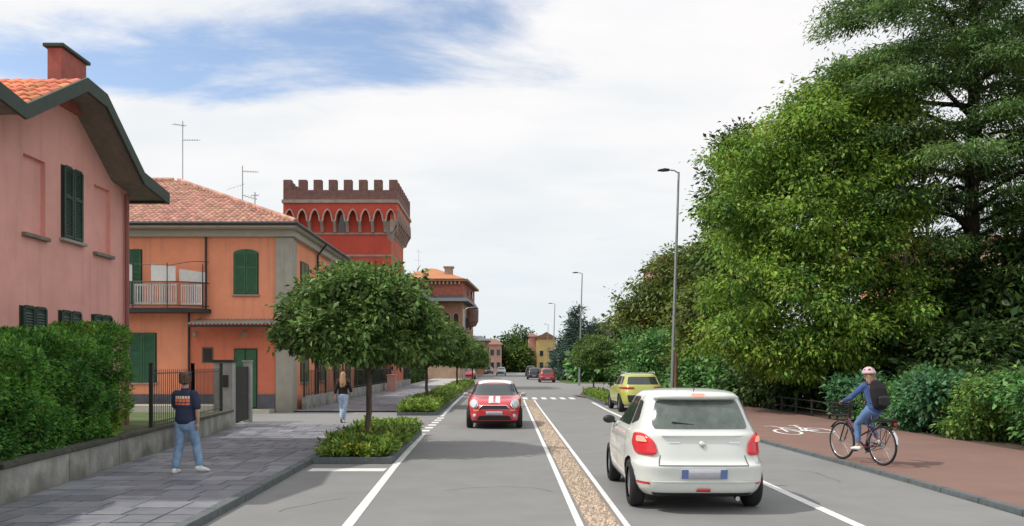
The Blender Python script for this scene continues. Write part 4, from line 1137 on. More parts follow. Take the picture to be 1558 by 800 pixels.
far_house('tall brown roofed house peeping over the olive green tree on the right', 1006, 1060, 95, 397, 12, M['pinkpale'], M['roofbrown'], 1.5, 3, ridge='x')
far_house('orange house glimpsed between trunks beside the cedar', 1398, 1440, 62, 372, 10, M['orange'], M['roofbrown'], 1.0, 2)
rh = far_house('cream house with a brown eave at the right edge of the view behind the cedar', 1524, 1640, 58, 362, 12, M['beige'], M['roofbrown'], 1.2, 3)

# ------------------------------------------------------------------ street lamps and posts
def lamp():
    t = thing('street_lamp', 'tall grey street lamp with a flat head beside the cycle path, the nearest one', 'street lamp', (7.38, 36, 0), 0, 'tall street lamps along the right side')
    m_ = MB(); m_.tube([(0, 0, 0), (.02, 0, 1.2), (.16, 0, 6), (.30, 0, 10.35)], [.095, .085, .065, .045], 12); m_.build('pole', M['steel'], t, world=False, smooth=True)
    m_ = MB(); m_.tube([(.30, 0, 10.30), (.10, 0, 10.42), (-.15, 0, 10.44)], .032, 8); m_.build('arm', M['steel'], t, world=False)
    m_ = MB(); m_.loft([[(-.12, -.10, 10.40), (-.12, .10, 10.40), (-.12, .10, 10.48), (-.12, -.10, 10.48)], [(-.35, -.15, 10.39), (-.35, .15, 10.39), (-.35, .15, 10.49), (-.35, -.15, 10.49)], [(-.62, -.10, 10.40), (-.62, .10, 10.40), (-.62, .10, 10.44), (-.62, -.10, 10.44)]]); m_.build('lamp_head', M['dark'], t, world=False, bevel=.01)
    m_ = MB(); m_.box(-.13, .13, -.13, .13, 0, .05); m_.lathe([(.11, .05), (.10, .45), (.09, .5)], (0, 0, 0), 'z', 12); m_.build('base', M['steel'], t, world=False)
    return t
lp = lamp()
for (px, Y, lb) in ((881, 76, 'second street lamp on the right, rising out of the blue green conifers'), (841, 114, 'third street lamp, small, left of the conifers'), (832, 172, 'farthest and smallest street lamp above the yellow building')):
    c_ = copy_tree(lp); c_.location = (XA(px, Y), Y, 0); c_['label'] = lb
m_ = MB(); X_ = XA(1028, 38); m_.tube([(X_, 38, 0), (X_, 38, 2.55)], .10, 10); tag(m_.build('wooden_post', M['wood'], smooth=True), 'brown wooden post right beside the nearest street lamp', 'post')
ut = thing('utility_pole', 'pale grey utility pole in front of the far villa with a short bracket', 'pole', (XA(706, 86), 86, 0))
m_ = MB(); m_.tube([(XA(706, 86), 86, 0), (XA(706, 86), 86, ZA(470, 86))], [.15, .11], 10); m_.build('pole_shaft', M['steel'], ut, smooth=True)
m_ = MB(); m_.tube([(XA(706, 86), 86, ZA(472, 86)), (XA(712, 86), 86, ZA(468, 86)), (XA(724, 86), 86, ZA(467, 86))], .045, 6); m_.build('bracket_arm', M['steel'], ut)

# ------------------------------------------------------------------ trees and shrubs on the right
def tree(name, label, base, blobs, nclump, per, rc, size, lm, bark, th, tr, cat='tree', limbs=8, group=None, **kw):
    t = thing(name, label, cat, base, 0, group)
    m_ = MB(); bp = Vector(base); B0 = Vector(blobs[0][:3])
    top = Vector((bp.x + (B0.x - bp.x) * .5, bp.y + (B0.y - bp.y) * .5, th))
    trunk_mb(m_, bp - Vector((0, 0, .05)), top, tr, tr * .45, tr * .4)
    for k in range(limbs):
        b = blobs[k % len(blobs)]; s_ = bp.lerp(top, rnd.uniform(.35, .98))
        e = Vector((b[0] + rnd.uniform(-.6, .6) * b[3], b[1] + rnd.uniform(-.6, .6) * b[4], b[2] + rnd.uniform(-.2, .6) * b[5]))
        mid = s_.lerp(e, .5) + Vector((0, 0, rnd.uniform(-.2, .5)))
        m_.tube([s_, mid, e], [tr * .38, tr * .22, tr * .06], 7)
    m_.build('trunk', bark, t, smooth='all')
    bb = kw.pop('bough', None)
    o = link('crown', bough_crown('crown', blobs, bb[0], bb[1], per, rc, size, lm, bb[2], **kw) if bb else crown_mesh('crown', blobs, nclump, per, rc, size, lm, **kw), t, True)
    return t
def B(px, py, Y, rx, ry, rz): p = P(px, py, Y); return (p.x, p.y, p.z, rx, ry, rz)
# big light green broadleaf
Yb = 33.0
big = [B(1245, 330, Yb, 3.0, 3.0, 3.2), B(1300, 165, Yb, 1.9, 2.0, 1.5), B(1240, 200, Yb - .5, 1.6, 1.8, 1.6), B(1180, 260, Yb - .3, 1.7, 1.8, 1.6), B(1150, 340, Yb - .5, 1.6, 1.8, 1.9), B(1145, 440, Yb - .8, 1.5, 1.8, 1.8),
       B(1210, 440, Yb - 1.4, 2.3, 1.8, 1.8), B(1300, 400, Yb - 1.8, 2.0, 1.6, 1.7), B(1345, 345, Yb - 1, 1.3, 1.6, 1.5), B(1330, 240, Yb, 1.5, 1.6, 1.2), B(1230, 520, Yb - 1.6, 2.2, 1.6, 1.3), B(1330, 490, Yb - 1.6, 2.0, 1.6, 1.2), B(1125, 520, Yb - .5, 1.3, 1.5, 1.2), B(1170, 545, Yb - 1.2, 1.6, 1.2, .9), B(1375, 450, Yb - .6, 1.1, 1.3, 1.2)]
tree('broadleaf_tree', 'huge light green broadleaf tree spreading over the cycle path behind the cyclist', (13.6, 33.6, 0), big, 2300, 50, .27, .155, M['leaf_big'], M['bark'], 9.5, .32, limbs=22, droop=.5, aspect=.46, inner=.8, bough=(250, 10, (.45, 1.35)), core=.62, heart=.18, jit=1.12)
tree('evergreen_tree', 'dark green tree showing behind the upper left edge of the huge broadleaf tree', (13.4, 44, 0), [B(1115, 300, 44, 1.5, 1.6, 3.2), B(1128, 230, 44, 1.2, 1.3, 1.4), B(1108, 400, 44, 1.6, 1.6, 2.4), B(1120, 480, 44, 2, 1.8, 2.4)], 900, 22, .3, .26, M['leaf_dark'], M['bark_dk'], 10, .25)
tree('broadleaf_tree', 'dense olive green tree left of the huge tree, behind the nearest street lamp', (14, 60, 0), [B(1040, 450, 60, 3.2, 3, 3.2), B(1000, 490, 60, 2.6, 2.6, 2.6), B(972, 500, 60, 1.7, 2, 2.2), B(1060, 420, 58, 2.3, 2.2, 2.3), B(1075, 500, 56, 2.4, 2.2, 3.0), B(1030, 530, 58, 3.4, 2, 1.6), B(985, 545, 58, 2.6, 2, 1.2)], 1500, 28, .36, .26, M['leaf_olive'], M['bark_dk'], 6.5, .3, inner=.7, bough=(170, 8, (.8, 1.3)))
tree('small_tree', 'reddish green young tree between the street lamp and the huge tree', (11.3, 42, 0), [B(1072, 470, 42, 1.2, 1.2, 1.8), B(1085, 530, 41, 1.5, 1.3, 1.5), B(1060, 545, 41, 1.1, 1.1, 1.2)], 420, 22, .3, .25, M['leaf_olive'], M['bark'], 4, .12)
def shrub(label, base, blobs, nclump, lm, size=.2, per=20, rc=.22, group=None, **kw):
    t = thing('shrub', label, 'shrub', base, 0, group)
    m_ = MB()
    for k in range(6):
        b = blobs[k % len(blobs)]; m_.tube([base, Vector((b[0] + rnd.uniform(-.3, .3), b[1] + rnd.uniform(-.3, .3), b[2]))], [.035, .01], 5)
    m_.build('stem', M['bark_dk'], t)
    link('foliage', crown_mesh('foliage', blobs, nclump, per, rc, size, lm, **kw), t, True)
    return t
shrub('feathery bright green bush beyond the yellow car, left of the street lamp', P(975, 592, 50) * Vector((1, 1, 0)) if False else (8.4, 49, 0), [B(975, 545, 49, 1.5, 1.4, 1.6), B(1010, 540, 48, 1.5, 1.4, 1.5), B(950, 565, 49, .9, 1, 1.1), B(990, 575, 47, 1.6, 1.2, .9)], 520, M['leaf_bush'], .2)
shrub('low bright green bush behind the wooden post, beside the street lamp', (10.6, 40, 0), [B(1050, 575, 40, 1.0, 1.0, 1.0), B(1085, 570, 39, 1.0, 1.0, 1.0), B(1110, 585, 38, .8, .8, .7)], 380, M['leaf_bush'], .2)
# cedar
CY, CX = 33.0, XA(1476, 33.0)
cd = thing('cedar_tree', 'tall dark cedar with level branches and a thick straight trunk at the right', 'tree', (CX, CY, 0))
m_ = MB(); trunk_mb(m_, (CX, CY, -.05), (CX + .2, CY, 19), .40, .10, .05, 12, 12)
pos = []; ax = []; nr = []
for k in range(62):
    t = k / 61; z = 4.6 + 13.4 * t; a = k * 2.399 + rnd.uniform(-.3, .3)
    ln = (6.7 * (1 - .24 * t)) * rnd.uniform(.7, 1.05) * (1.0 if z > 7.2 else .8) * (1.22 if math.cos(a) < -.5 and z > 9 else 1.0)
    s_ = Vector((CX + .1 * t, CY, z)); d = Vector((math.cos(a), math.sin(a), 0))
    up_ = rnd.uniform(.0, .22)
    pts = [s_, s_ + d * ln * .35 + Vector((0, 0, ln * (.10 + up_ * .3))), s_ + d * ln * .7 + Vector((0, 0, ln * (.10 + up_ * .4))), s_ + d * ln + Vector((0, 0, ln * (.03 + up_ * .3)))]
    m_.tube(pts, [.11, .075, .045, .015], 6)
    perp = Vector((-d.y, d.x, 0))
    dens = 1.0 if z > 7.5 else .55
    for j in range(int(60 * dens)):
        q = .22 + .78 * rnd.random() ** .8; b = q * 3; i_ = min(2, int(b)); bp = pts[i_].lerp(pts[i_ + 1], b - i_)
        side = rnd.uniform(-1, 1) * ln * .26 * (1.15 - q * .6)
        tip = bp + perp * side + Vector((0, 0, rnd.uniform(-.16, .10)))
        if abs(side) > .5 and j % 3 == 0: m_.tube([bp, tip], [.02, .006], 4)
        n = 46
        cpos = np.array(tip) + rng.normal(size=(n, 3)) * np.array([.34, .34, .10]) - np.array([0, 0, 1.]) * (rng.random((n, 1)) ** 2 * .45)
        pos.append(cpos)
        dr_ = np.array(d * .6 + perp * (1.0 if side > 0 else -1.0) * .5)
        ax.append(dr_ + rng.normal(size=(n, 3)) * .5 + np.array([0, 0, -.28])); nr.append(np.array([0, 0, 1.]) + rng.normal(size=(n, 3)) * .35)
m_.build('trunk', M['bark_dk'], cd, smooth='all')
pos = np.concatenate(pos); ax = np.concatenate(ax); nr = np.concatenate(nr); ln_ = rng.uniform(.12, .28, len(pos))
link('crown', leaf_mesh('crown', pos, ax, nr, ln_, ln_ * .28, M['leaf_cedar']), cd, True)
# pale bare saplings before the cedar
for (px0, py0, px1, py1, Y, lb) in ((1392, 590, 1372, 190, 31, 'thin pale bare trunk forking upwards between the huge tree and the cedar'), (1418, 590, 1402, 215, 32.2, 'thin leaning bare trunk just left of the cedar trunk')):
    p0 = P(px0, py0, Y); p0.z = 0; p1 = P(px1, py1, Y); t = thing('bare_tree', lb, 'tree', p0); m_ = MB(); pts = trunk_mb(m_, p0, p1, .13, .03, .12, 9)
    for k in range(14):
        s_ = pts[rnd.randrange(3, 8)]; e = s_ + Vector((rnd.uniform(-1.3, 1.3), rnd.uniform(-.8, .8), rnd.uniform(.8, 2.4))); m_.tube([s_, s_.lerp(e, .5) + Vector((rnd.uniform(-.2, .2), 0, .1)), e], [.035, .022, .006], 5)
    m_.build('trunk', M['bark_pale'], t, smooth='all')
    tops = [(p1.x, p1.y, p1.z - .5, 1.2, 1.0, 1.6)]; link('crown', crown_mesh('crown', tops, 60, 14, .25, .2, M['leaf_olive']), t, True)
# dark thicket under the trees
th_ = []
for k, (px, py, Y, rx, rz_) in enumerate(((1290, 560, 34, 3.2, 2.0), (1400, 520, 33, 2.6, 2.4), (1500, 500, 32, 2.8, 2.4), (1575, 480, 31, 2.6, 3.2), (1450, 560, 30, 2.2, 1.6), (1540, 560, 29, 2.2, 1.6), (1200, 580, 36, 2.4, 1.4), (1640, 430, 33, 3, 4))):
    th_.append(B(px, py, Y, rx, 1.6, rz_))
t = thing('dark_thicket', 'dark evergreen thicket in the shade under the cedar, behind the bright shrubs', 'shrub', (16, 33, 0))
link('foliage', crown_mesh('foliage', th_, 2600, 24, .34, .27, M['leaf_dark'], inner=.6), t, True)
m_ = MB()
for b in th_:
    for q in range(3): m_.tube([(b[0] + rnd.uniform(-1, 1), b[1], 0), (b[0] + rnd.uniform(-1, 1), b[1], b[2])], [.07, .03], 6)
m_.build('stem', M['bark_dk'], t)
M['leaf_bush2'] = leafmat('blue_green_bush_leaves', (.035, .12, .05), (.15, .34, .14), .05, .3, 1.4)
M['leaf_bush3'] = leafmat('yellow_green_bush_leaves', (.06, .15, .03), (.30, .46, .10), .05, .35, 1.4)
# shrubs along the path
SH = [(12.2, 27.0, 1.1, 1.55, 'rounded blue green shrub nearest the low fence on the path edge'), (12.3, 25.0, 1.25, 1.85, 'bright green shrub directly behind the helmet of the cyclist'), (12.4, 22.6, 1.3, 1.80, 'bushy green shrub to the right behind the cyclist'),
      (12.5, 20.4, 1.3, 1.85, 'broad light green shrub between the cyclist and the right edge'), (12.5, 18.2, 1.25, 1.8, 'green shrub by the cycle path near the right edge of the view'), (12.6, 16.2, 1.25, 1.75, 'nearest green shrub by the path at the far right edge'), (14.2, 21.5, 1.4, 2.1, 'taller deep green shrub behind the row of path shrubs'), (14.4, 25.5, 1.4, 2.0, 'deep green shrub standing back beneath the cedar')]
for k, (x, y, r_, h, lb) in enumerate(SH):
    bl = [(x + .2, y, h * .36, r_ * .75, r_ * .75, h * .40)]
    for q in range(9): bl.append((x + rnd.uniform(-.8, .5) * r_, y + rnd.uniform(-.8, .8) * r_, rnd.uniform(.18, .80) * h, r_ * rnd.uniform(.28, .5), r_ * rnd.uniform(.28, .5), h * rnd.uniform(.14, .26)))
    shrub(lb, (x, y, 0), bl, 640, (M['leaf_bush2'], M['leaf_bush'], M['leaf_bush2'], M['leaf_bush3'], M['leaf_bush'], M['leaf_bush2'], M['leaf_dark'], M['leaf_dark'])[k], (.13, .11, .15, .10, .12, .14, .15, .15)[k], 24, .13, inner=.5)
v_ = MB(); v_.poly([(11.0, -6, .03), (40, -6, .03), (40, 47, .03), (11.0, 47, .03)]); struct('verge_ground', v_, M['soil'])
v_ = MB(); v_.poly([(6.5, 84, .02), (60, 70, .02), (60, 200, .02), (8, 200, .02)]); struct('grass_verge', v_, M['grass'])
lf = thing('low_fence', 'low dark rail fence at the back of the cycle path beyond the white car', 'fence', (11.15, 28, 0))
for k in range(9):
    m_ = MB(); y_ = 26.5 + k * 1.6; m_.box(11.12, 11.18, y_ - .03, y_ + .03, 0, .66); m_.build('post', M['dark'], lf)
for z_ in (.30, .60):
    m_ = MB(); m_.tube([(11.15, 26.5, z_), (11.15, 39.3, z_)], .02, 6); m_.build('rail', M['dark'], lf)
# far trees
def conifer(label, px, Y, pyt, rad, lm, n=420):
    X_ = XA(px, Y); zt_ = ZA(pyt, Y); t = thing('conifer_tree', label, 'tree', (X_, Y, 0))
    m_ = MB(); m_.tube([(X_, Y, 0), (X_, Y, zt_ * .95)], [.22, .03], 7); m_.build('trunk', M['bark_dk'], t)
    bl = []
    for k in range(9):
        q = k / 8; r_ = rad * (1 - q * .82); bl.append((X_ + rnd.uniform(-.25, .25) * r_, Y, 1.0 + (zt_ - 1.2) * q, r_, r_, zt_ * .09))
    link('crown', crown_mesh('crown', bl, n, 18, .35, .38, lm, droop=.1, aspect=.35), t, True)
conifer('tall blue green conifer behind the second street lamp', 878, 102, 474, 3.0, M['leaf_blue'], 900)
conifer('shorter blue green conifer just right of the taller one', 903, 104, 492, 2.6, M['leaf_blue'], 700)
conifer('small blue green conifer left of the taller one, by the yellow building', 858, 106, 512, 1.9, M['leaf_blue'], 500)
def fartree(label, px, Y, pyt, rx, lm, n=420):
    zt_ = ZA(pyt, Y); X_ = XA(px, Y)
    bl = [(X_, Y, zt_ * .58, rx, rx, zt_ * .40), (X_ - rx * .4, Y, zt_ * .45, rx * .7, rx * .7, zt_ * .32), (X_ + rx * .45, Y, zt_ * .5, rx * .65, rx * .7, zt_ * .34), (X_, Y, zt_ * .25, rx * 1.0, rx * .7, zt_ * .25)]
    tree('broadleaf_tree', label, (X_, Y, 0), bl, n, 16, .7, .75, lm, M['bark_dk'], zt_ * .5, .3, limbs=5)
fartree('dark green tree at the end of the street, left of the pink facade', 795, 225, 499, 4.0, M['leaf_dark'], 520)
fartree('yellow green tree at the end of the street beside the orange building', 776, 215, 510, 3.2, M['leaf_far'], 480)
fartree('pale green tree low at the end of the street', 786, 210, 525, 3.0, M['leaf_far'], 380)
fartree('round green tree behind the grey blue house', 935, 140, 498, 4.5, M['leaf_olive'], 480)
fartree('wide green tree behind the small lone street tree', 925, 92, 530, 3.0, M['leaf_bush'], 480)
fartree('dark tree over the roofs left of the orange far building', 730, 230, 515, 4, M['leaf_dark'], 300)
fw = MB()
m_ = crown_mesh('distant_wood', [(-120, 420, 4, 90, 20, 9), (0, 430, 4, 60, 20, 8), (120, 400, 5, 80, 20, 10), (220, 300, 6, 70, 30, 10), (-230, 320, 5, 90, 30, 10)], 5200, 10, 2.6, 2.6, M['leaf_dark'], low_cut=-1)
o = link('distant_wood', m_); o['kind'] = 'stuff'; tag(o, 'dark wooded band closing the view far behind the street', 'wood')

# ------------------------------------------------------------------ cars
def carpaint(name, c, metal=.0): return mat(name, c, .32, .03, 3, coat=.8, metal=metal, spec=.5)
M['tyre'] = mat('tyre_rubber', (.018, .018, .02), .85, .2, 20)
M['rim'] = mat('alloy_rim', (.45, .46, .47), .35, metal=.85)
M['black'] = mat('black_plastic', (.018, .018, .02), .55, .1, 20)
M['carglass'] = mat('tinted_car_glass', (.030, .042, .045), .06, spec=.9)
M['rearglass'] = mat('rear_window_glass', (.15, .185, .17), .10, .5, 2.5, spec=.9, col2=(.05, .07, .06))
M['redlens'] = mat('red_tail_lens', (.62, .02, .03), .18, coat=.6)
M['chrome'] = mat('chrome', (.75, .75, .76), .15, metal=1.0)
M['headlens'] = mat('clear_head_lens', (.62, .66, .68), .10, .2, 20, spec=.9)
M['plate'] = mat('plate_white', (.52, .52, .58), .5, .1, 20)
M['plateblue'] = mat('plate_blue', (.14, .20, .45), .5)
M['seam'] = mat('panel_gap', (.10, .10, .10), .8)
def emis(name, c, s):
    m = bpy.data.materials.new(name); m.use_nodes = True; b = m.node_tree.nodes['Principled BSDF']
    b.inputs['Base Color'].default_value = (*c, 1); b.inputs['Emission Color'].default_value = (*c, 1); b.inputs['Emission Strength'].default_value = s; b.inputs['Roughness'].default_value = .2
    return m
M['brake_lit'] = emis('lit_brake_lamp', (.95, .33, .24), .62)
M['red_lit'] = emis('lit_red_tail_lamp', (.62, .035, .045), .12)
def interp(tab, n):
    T = np.array(tab, float); k = len(T); outp = []
    for i in range(n):
        s = i / (n - 1) * (k - 1); j = min(k - 2, int(s)); t = s - j
        p0, p1, p2, p3 = T[max(0, j - 1)], T[j], T[j + 1], T[min(k - 1, j + 2)]
        m1 = (p2 - p0) / 2; m2 = (p3 - p1) / 2
        # limit overshoot
        d = p2 - p1; m1 = np.where(np.sign(m1) == np.sign(d), np.clip(m1, -2.5 * np.abs(d), 2.5 * np.abs(d)), 0); m2 = np.where(np.sign(m2) == np.sign(d), np.clip(m2, -2.5 * np.abs(d), 2.5 * np.abs(d)), 0)
        outp.append(p1 * (2 * t ** 3 - 3 * t ** 2 + 1) + m1 * (t ** 3 - 2 * t ** 2 + t) + p2 * (-2 * t ** 3 + 3 * t ** 2) + m2 * (t ** 3 - t ** 2))
    return outp
def car_body(tab, paint, parent, wheels, wr, nz=52, na=112, hw=.8):
    """a stack of rounded plan slices: rows z, rear y, front y, half width, rear exponent, front exponent"""
    m_ = MB(); rings = []
    for (z, yr, yf, w_, er, ef) in interp(tab, nz):
        yc, hl = (yr + yf) / 2, (yf - yr) / 2; pts = []
        for q in range(na):
            t = 2 * math.pi * q / na; c, s = math.cos(t), math.sin(t); e = ef if s > 0 else er
            pts.append((w_ * math.copysign(abs(c) ** (2 / e), c), yc + hl * math.copysign(abs(s) ** (2 / e), s), z))
        rings.append(pts)
    m_.loft(rings)
    me = m_.mesh('body', [paint, M['black']], smooth='all')
    o = link('body', me, parent)
    if wheels:
        ct = MB()
        for y in wheels:
            for sx in (-1, 1):
                x0, x1 = (sx * (hw - .30), sx * (hw + .3)); x0, x1 = min(x0, x1), max(x0, x1)
                K = 28; ra = wr + .055
                pts = [(x0, y + ra * math.cos(2 * math.pi * q / K), wr + ra * math.sin(2 * math.pi * q / K)) for q in range(K)]
                ct.prism(pts, (x1 - x0, 0, 0))
        co = link('cut', ct.mesh('cut', M['black']))
        md = o.modifiers.new('b', 'BOOLEAN'); md.object = co; md.operation = 'DIFFERENCE'; md.solver = 'EXACT'
        pl, pr_ = parent.location.copy(), parent.rotation_euler.copy(); parent.location = (0, 0, 0); parent.rotation_euler = (0, 0, 0)
        bpy.context.view_layer.update()
        dg = bpy.context.evaluated_depsgraph_get()
        nm = bpy.data.meshes.new_from_object(o.evaluated_get(dg))
        parent.location = pl; parent.rotation_euler = pr_
        if len(nm.polygons) > 200:
            o.modifiers.clear(); o.data = nm
            while len(nm.materials) < 2: nm.materials.append(M['black'])
            for p in nm.polygons:
                c = p.center
                for y in wheels:
                    if math.hypot(c.y - y, c.z - wr) < wr + .06 and abs(c.x) > hw - .32 and abs(c.x) < hw + .5 and (abs(p.normal.x) < .3 or abs(abs(c.x) - (hw - .30)) < .02): p.material_index = 1
                if c.z < tab[0][0] + .01: p.material_index = 1
            nm.name = 'body'
        else: o.modifiers.clear()
        bpy.data.objects.remove(co)
    bvh = BVHTree.FromPolygons([v.co[:] for v in me.vertices], [p.vertices[:] for p in me.polygons])
    return o, bvh
def rpoly(pts, r_=.04, n=4):
    """round the corners of a 2d polygon"""
    out_ = []; k = len(pts)
    for i in range(k):
        a, b, c = Vector(pts[i - 1]), Vector(pts[i]), Vector(pts[(i + 1) % k])
        r1 = min(r_, (a - b).length * .45, (c - b).length * .45); p = b + (a - b).normalized() * r1; q = b + (c - b).normalized() * r1
        for j in range(n + 1):
            t = j / n; out_.append(tuple(p * (1 - t) ** 2 + b * 2 * t * (1 - t) + q * t * t))
    return out_
def patch(name, bvh, poly, view, mt, parent, off=.004, grid=.06, thick=0.0, smooth=True):
    """a panel cut to a 2d outline and laid on the body surface"""
    bm = bmesh.new()
    D = {'rear': Vector((0, 1, 0)), 'front': Vector((0, -1, 0)), 'left': Vector((1, 0, 0)), 'right': Vector((-1, 0, 0)), 'top': Vector((0, 0, -1))}[view]
    def p3(a, b):
        if view in ('rear', 'front'): return Vector((a, 0, b))
        if view in ('left', 'right'): return Vector((0, a, b))
        return Vector((a, b, 0))
    vs = [bm.verts.new(p3(*q)) for q in poly]; bm.faces.new(vs)
    A = [q[0] for q in poly]; Bq = [q[1] for q in poly]
    for (lo, hi, n) in ((min(A), max(A), p3(1, 0)), (min(Bq), max(Bq), p3(0, 1))):
        x = lo + grid
        while x < hi - .01:
            bmesh.ops.bisect_plane(bm, geom=bm.verts[:] + bm.edges[:] + bm.faces[:], plane_co=n * x, plane_no=n); x += grid
    bmesh.ops.triangulate(bm, faces=bm.faces[:])
    for v in bm.verts:
        h = bvh.ray_cast(v.co - D * 6, D)
        if h[0] is None:
            h = bvh.find_nearest(v.co - D * (2 if view != 'top' else -1.5))
            if h[0] is None: continue
        v.co = h[0] + (h[1] if h[1].dot(D) < 0 else -D) * off
    if thick:
        r_ = bmesh.ops.extrude_face_region(bm, geom=bm.faces[:])
        for g_ in r_['geom']:
            if isinstance(g_, bmesh.types.BMVert): g_.co -= D * thick
    bmesh.ops.recalc_face_normals(bm, faces=bm.faces)
    # face towards the viewer
    if not thick and sum(f.normal.dot(D) for f in bm.faces) > 0: bmesh.ops.reverse_faces(bm, faces=bm.faces[:])
    me = bpy.data.meshes.new(name); bm.to_mesh(me); bm.free(); me.materials.append(mt)
    if smooth: me.polygons.foreach_set('use_smooth', [True] * len(me.polygons))
    return link(name, me, parent)
def wheel(parent, x, y, r_, sx, steer=0, spokes=5, wd=.19):
    m_ = MB(); w2 = wd / 2
    m_.lathe([(r_ * .66, -w2), (r_ * .9, -w2), (r_ * .985, -w2 * .7), (r_, -w2 * .3), (r_, w2 * .3), (r_ * .985, w2 * .7), (r_ * .9, w2), (r_ * .66, w2)], (0, 0, 0), 'x', 32)
    o = bpy.data.objects.new('wheel', m_.mesh('wheel', M['tyre'], smooth=50)); COL.objects.link(o); o.parent = parent; o.location = (x, y, r_); o.rotation_euler = (0, 0, steer)
    m_ = MB(); f_ = sx * w2 * .7
    m_.lathe([(r_ * .67, f_), (r_ * .62, f_ + sx * .005), (r_ * .60, f_ - sx * .05), (.02, f_ - sx * .06)], (0, 0, 0), 'x', 28)
    for k in range(spokes):
        a = 2 * math.pi * k / spokes; c, s = math.cos(a), math.sin(a); px_, pz_ = -s, c
        q = [(f_, c * .03 + px_ * .035, s * .03 + pz_ * .035), (f_, c * .03 - px_ * .035, s * .03 - pz_ * .035), (f_, c * r_ * .62 - px_ * .05, s * r_ * .62 - pz_ * .05), (f_, c * r_ * .62 + px_ * .05, s * r_ * .62 + pz_ * .05)]
        m_.prism(q, (-sx * .03, 0, 0))
    m_.lathe([(.05, f_ + sx * .01), (.0, f_ + sx * .012)], (0, 0, 0), 'x', 12)
    link('rim', m_.mesh('rim', M['rim'], smooth=40), o)
    return o
def sx_(poly): return [(-a, b) for a, b in poly]
def lump(mb, c, rx, ry, rz, n=12, m=8):
    rings = []
    for k in range(m + 1):
        t = math.pi * (k + .15) / (m + .3); z = -math.cos(t); r_ = math.sin(t)
        rings.append([(c[0] + rx * r_ * math.cos(2 * math.pi * q / n), c[1] + ry * r_ * math.sin(2 * math.pi * q / n), c[2] + rz * z) for q in range(n)])
    mb.loft(rings)
def mirror(parent, x, y, z, mt, sx, dark=True):
    m_ = MB(); lump(m_, (x + sx * .09, y, z), .095, .05, .062); m_.tube([(x - sx * .03, y + .02, z - .05), (x + sx * .06, y, z - .02)], .02, 6)
    m_.build('mirror', mt, parent, world=False, smooth='all')

# --- white hatchback, seen from behind
wc = thing('white_car', 'white small hatchback driving away in the near right lane, tail lamps lit', 'car', (2.54, 10.40, 0), R(-1.0))
wc.scale = (1.01, 1, 1.035)
white = carpaint('white_car_paint', (.72, .75, .71))
TAB = [(.20, .16, 3.66, .76, 6, 5), (.27, .06, 3.78, .82, 6, 5), (.36, .015, 3.83, .855, 6, 4.6), (.48, 0, 3.84, .868, 6, 4.4), (.59, -.02, 3.84, .875, 6, 4.2), (.645, .045, 3.82, .864, 5.5, 4.2), (.76, .075, 3.76, .866, 5, 4), (.88, .105, 3.62, .858, 5, 4),
       (.96, .12, 3.35, .838, 5, 4), (1.0, .16, 2.98, .81, 5, 4), (1.05, .19, 2.76, .78, 5, 4), (1.16, .26, 2.48, .735, 4.6, 4), (1.28, .34, 2.22, .69, 4.4, 4), (1.38, .42, 2.02, .65, 4.2, 4), (1.455, .46, 1.86, .60, 4, 3.6), (1.49, .58, 1.72, .53, 3.6, 3.2), (1.512, .82, 1.55, .38, 3, 3), (1.52, 1.05, 1.35, .18, 2.5, 2.5)]
wb, bv = car_body(TAB, white, wc, (.70, 3.13), .31, nz=64, hw=.80)
glass = rpoly([(-.60, 1.035), (.60, 1.035), (.60, 1.12), (.525, 1.385), (-.525, 1.385), (-.60, 1.12)], .06)
patch('rear_window', bv, glass, 'rear', M['rearglass'], wc, .005)
patch('rear_spoiler', bv, rpoly([(-.56, 1.395), (.56, 1.395), (.50, 1.45), (-.50, 1.45)], .03), 'rear', white, wc, .02, thick=.07)
patch('high_brake_lamp', bv, rpoly([(-.085, 1.375), (.085, 1.375), (.085, 1.435), (-.085, 1.435)], .015), 'rear', M['brake_lit'], wc, .10)
for s in (-1, 1):
    lp_ = [(s * a, b) for a, b in ((.565, .75), (.62, .715), (.80, .715), (.825, .84), (.80, .975), (.71, .98), (.60, .89))]
    tl_ = patch('tail_lamp', bv, rpoly(lp_, .035), 'rear', M['red_lit'], wc, .006, .04, thick=.022)
    patch('lit_lens', bv, rpoly([(s * a, b) for a, b in ((.66, .87), (.77, .87), (.765, .94), (.69, .94))], .02), 'rear', M['brake_lit'], tl_, .034, .04)
    # side windows
    vw = 'left' if s < 0 else 'right'
    patch('side_window', bv, rpoly([(1.02, 1.03), (1.86, 1.02), (1.86, 1.40), (.98, 1.41)], .05), vw, M['carglass'], wc, .005)
    patch('side_window', bv, rpoly([(1.90, 1.02), (2.75, 1.02), (2.12, 1.38), (1.90, 1.40)], .04), vw, M['carglass'], wc, .005)
    patch('side_window', bv, rpoly([(.62, 1.12), (.95, 1.05), (.93, 1.38), (.72, 1.36)], .04), vw, M['black'], wc, .005)
    patch('door_gap', bv, [(1.00, .35), (1.012, .35), (1.012, 1.0), (1.00, 1.0)], vw, M['seam'], wc, .002)
    patch('door_gap', bv, [(1.88, .32), (1.892, .32), (1.892, 1.0), (1.88, 1.0)], vw, M['seam'], wc, .002)
    patch('door_gap', bv, [(2.78, .32), (2.792, .32), (2.792, 1.0), (2.78, 1.0)], vw, M['seam'], wc, .002)
    patch('sill_trim', bv, [(1.1, .205), (2.75, .205), (2.75, .29), (1.1, .29)], vw, M['black'], wc, .004)
    mirror(wc, s * .83, 2.45, 1.02, M['black'], s)
    patch('bumper_reflector', bv, rpoly([(s * .66, .36), (s * .80, .36), (s * .80, .39), (s * .66, .39)], .01), 'rear', M['redlens'], wc, .005)
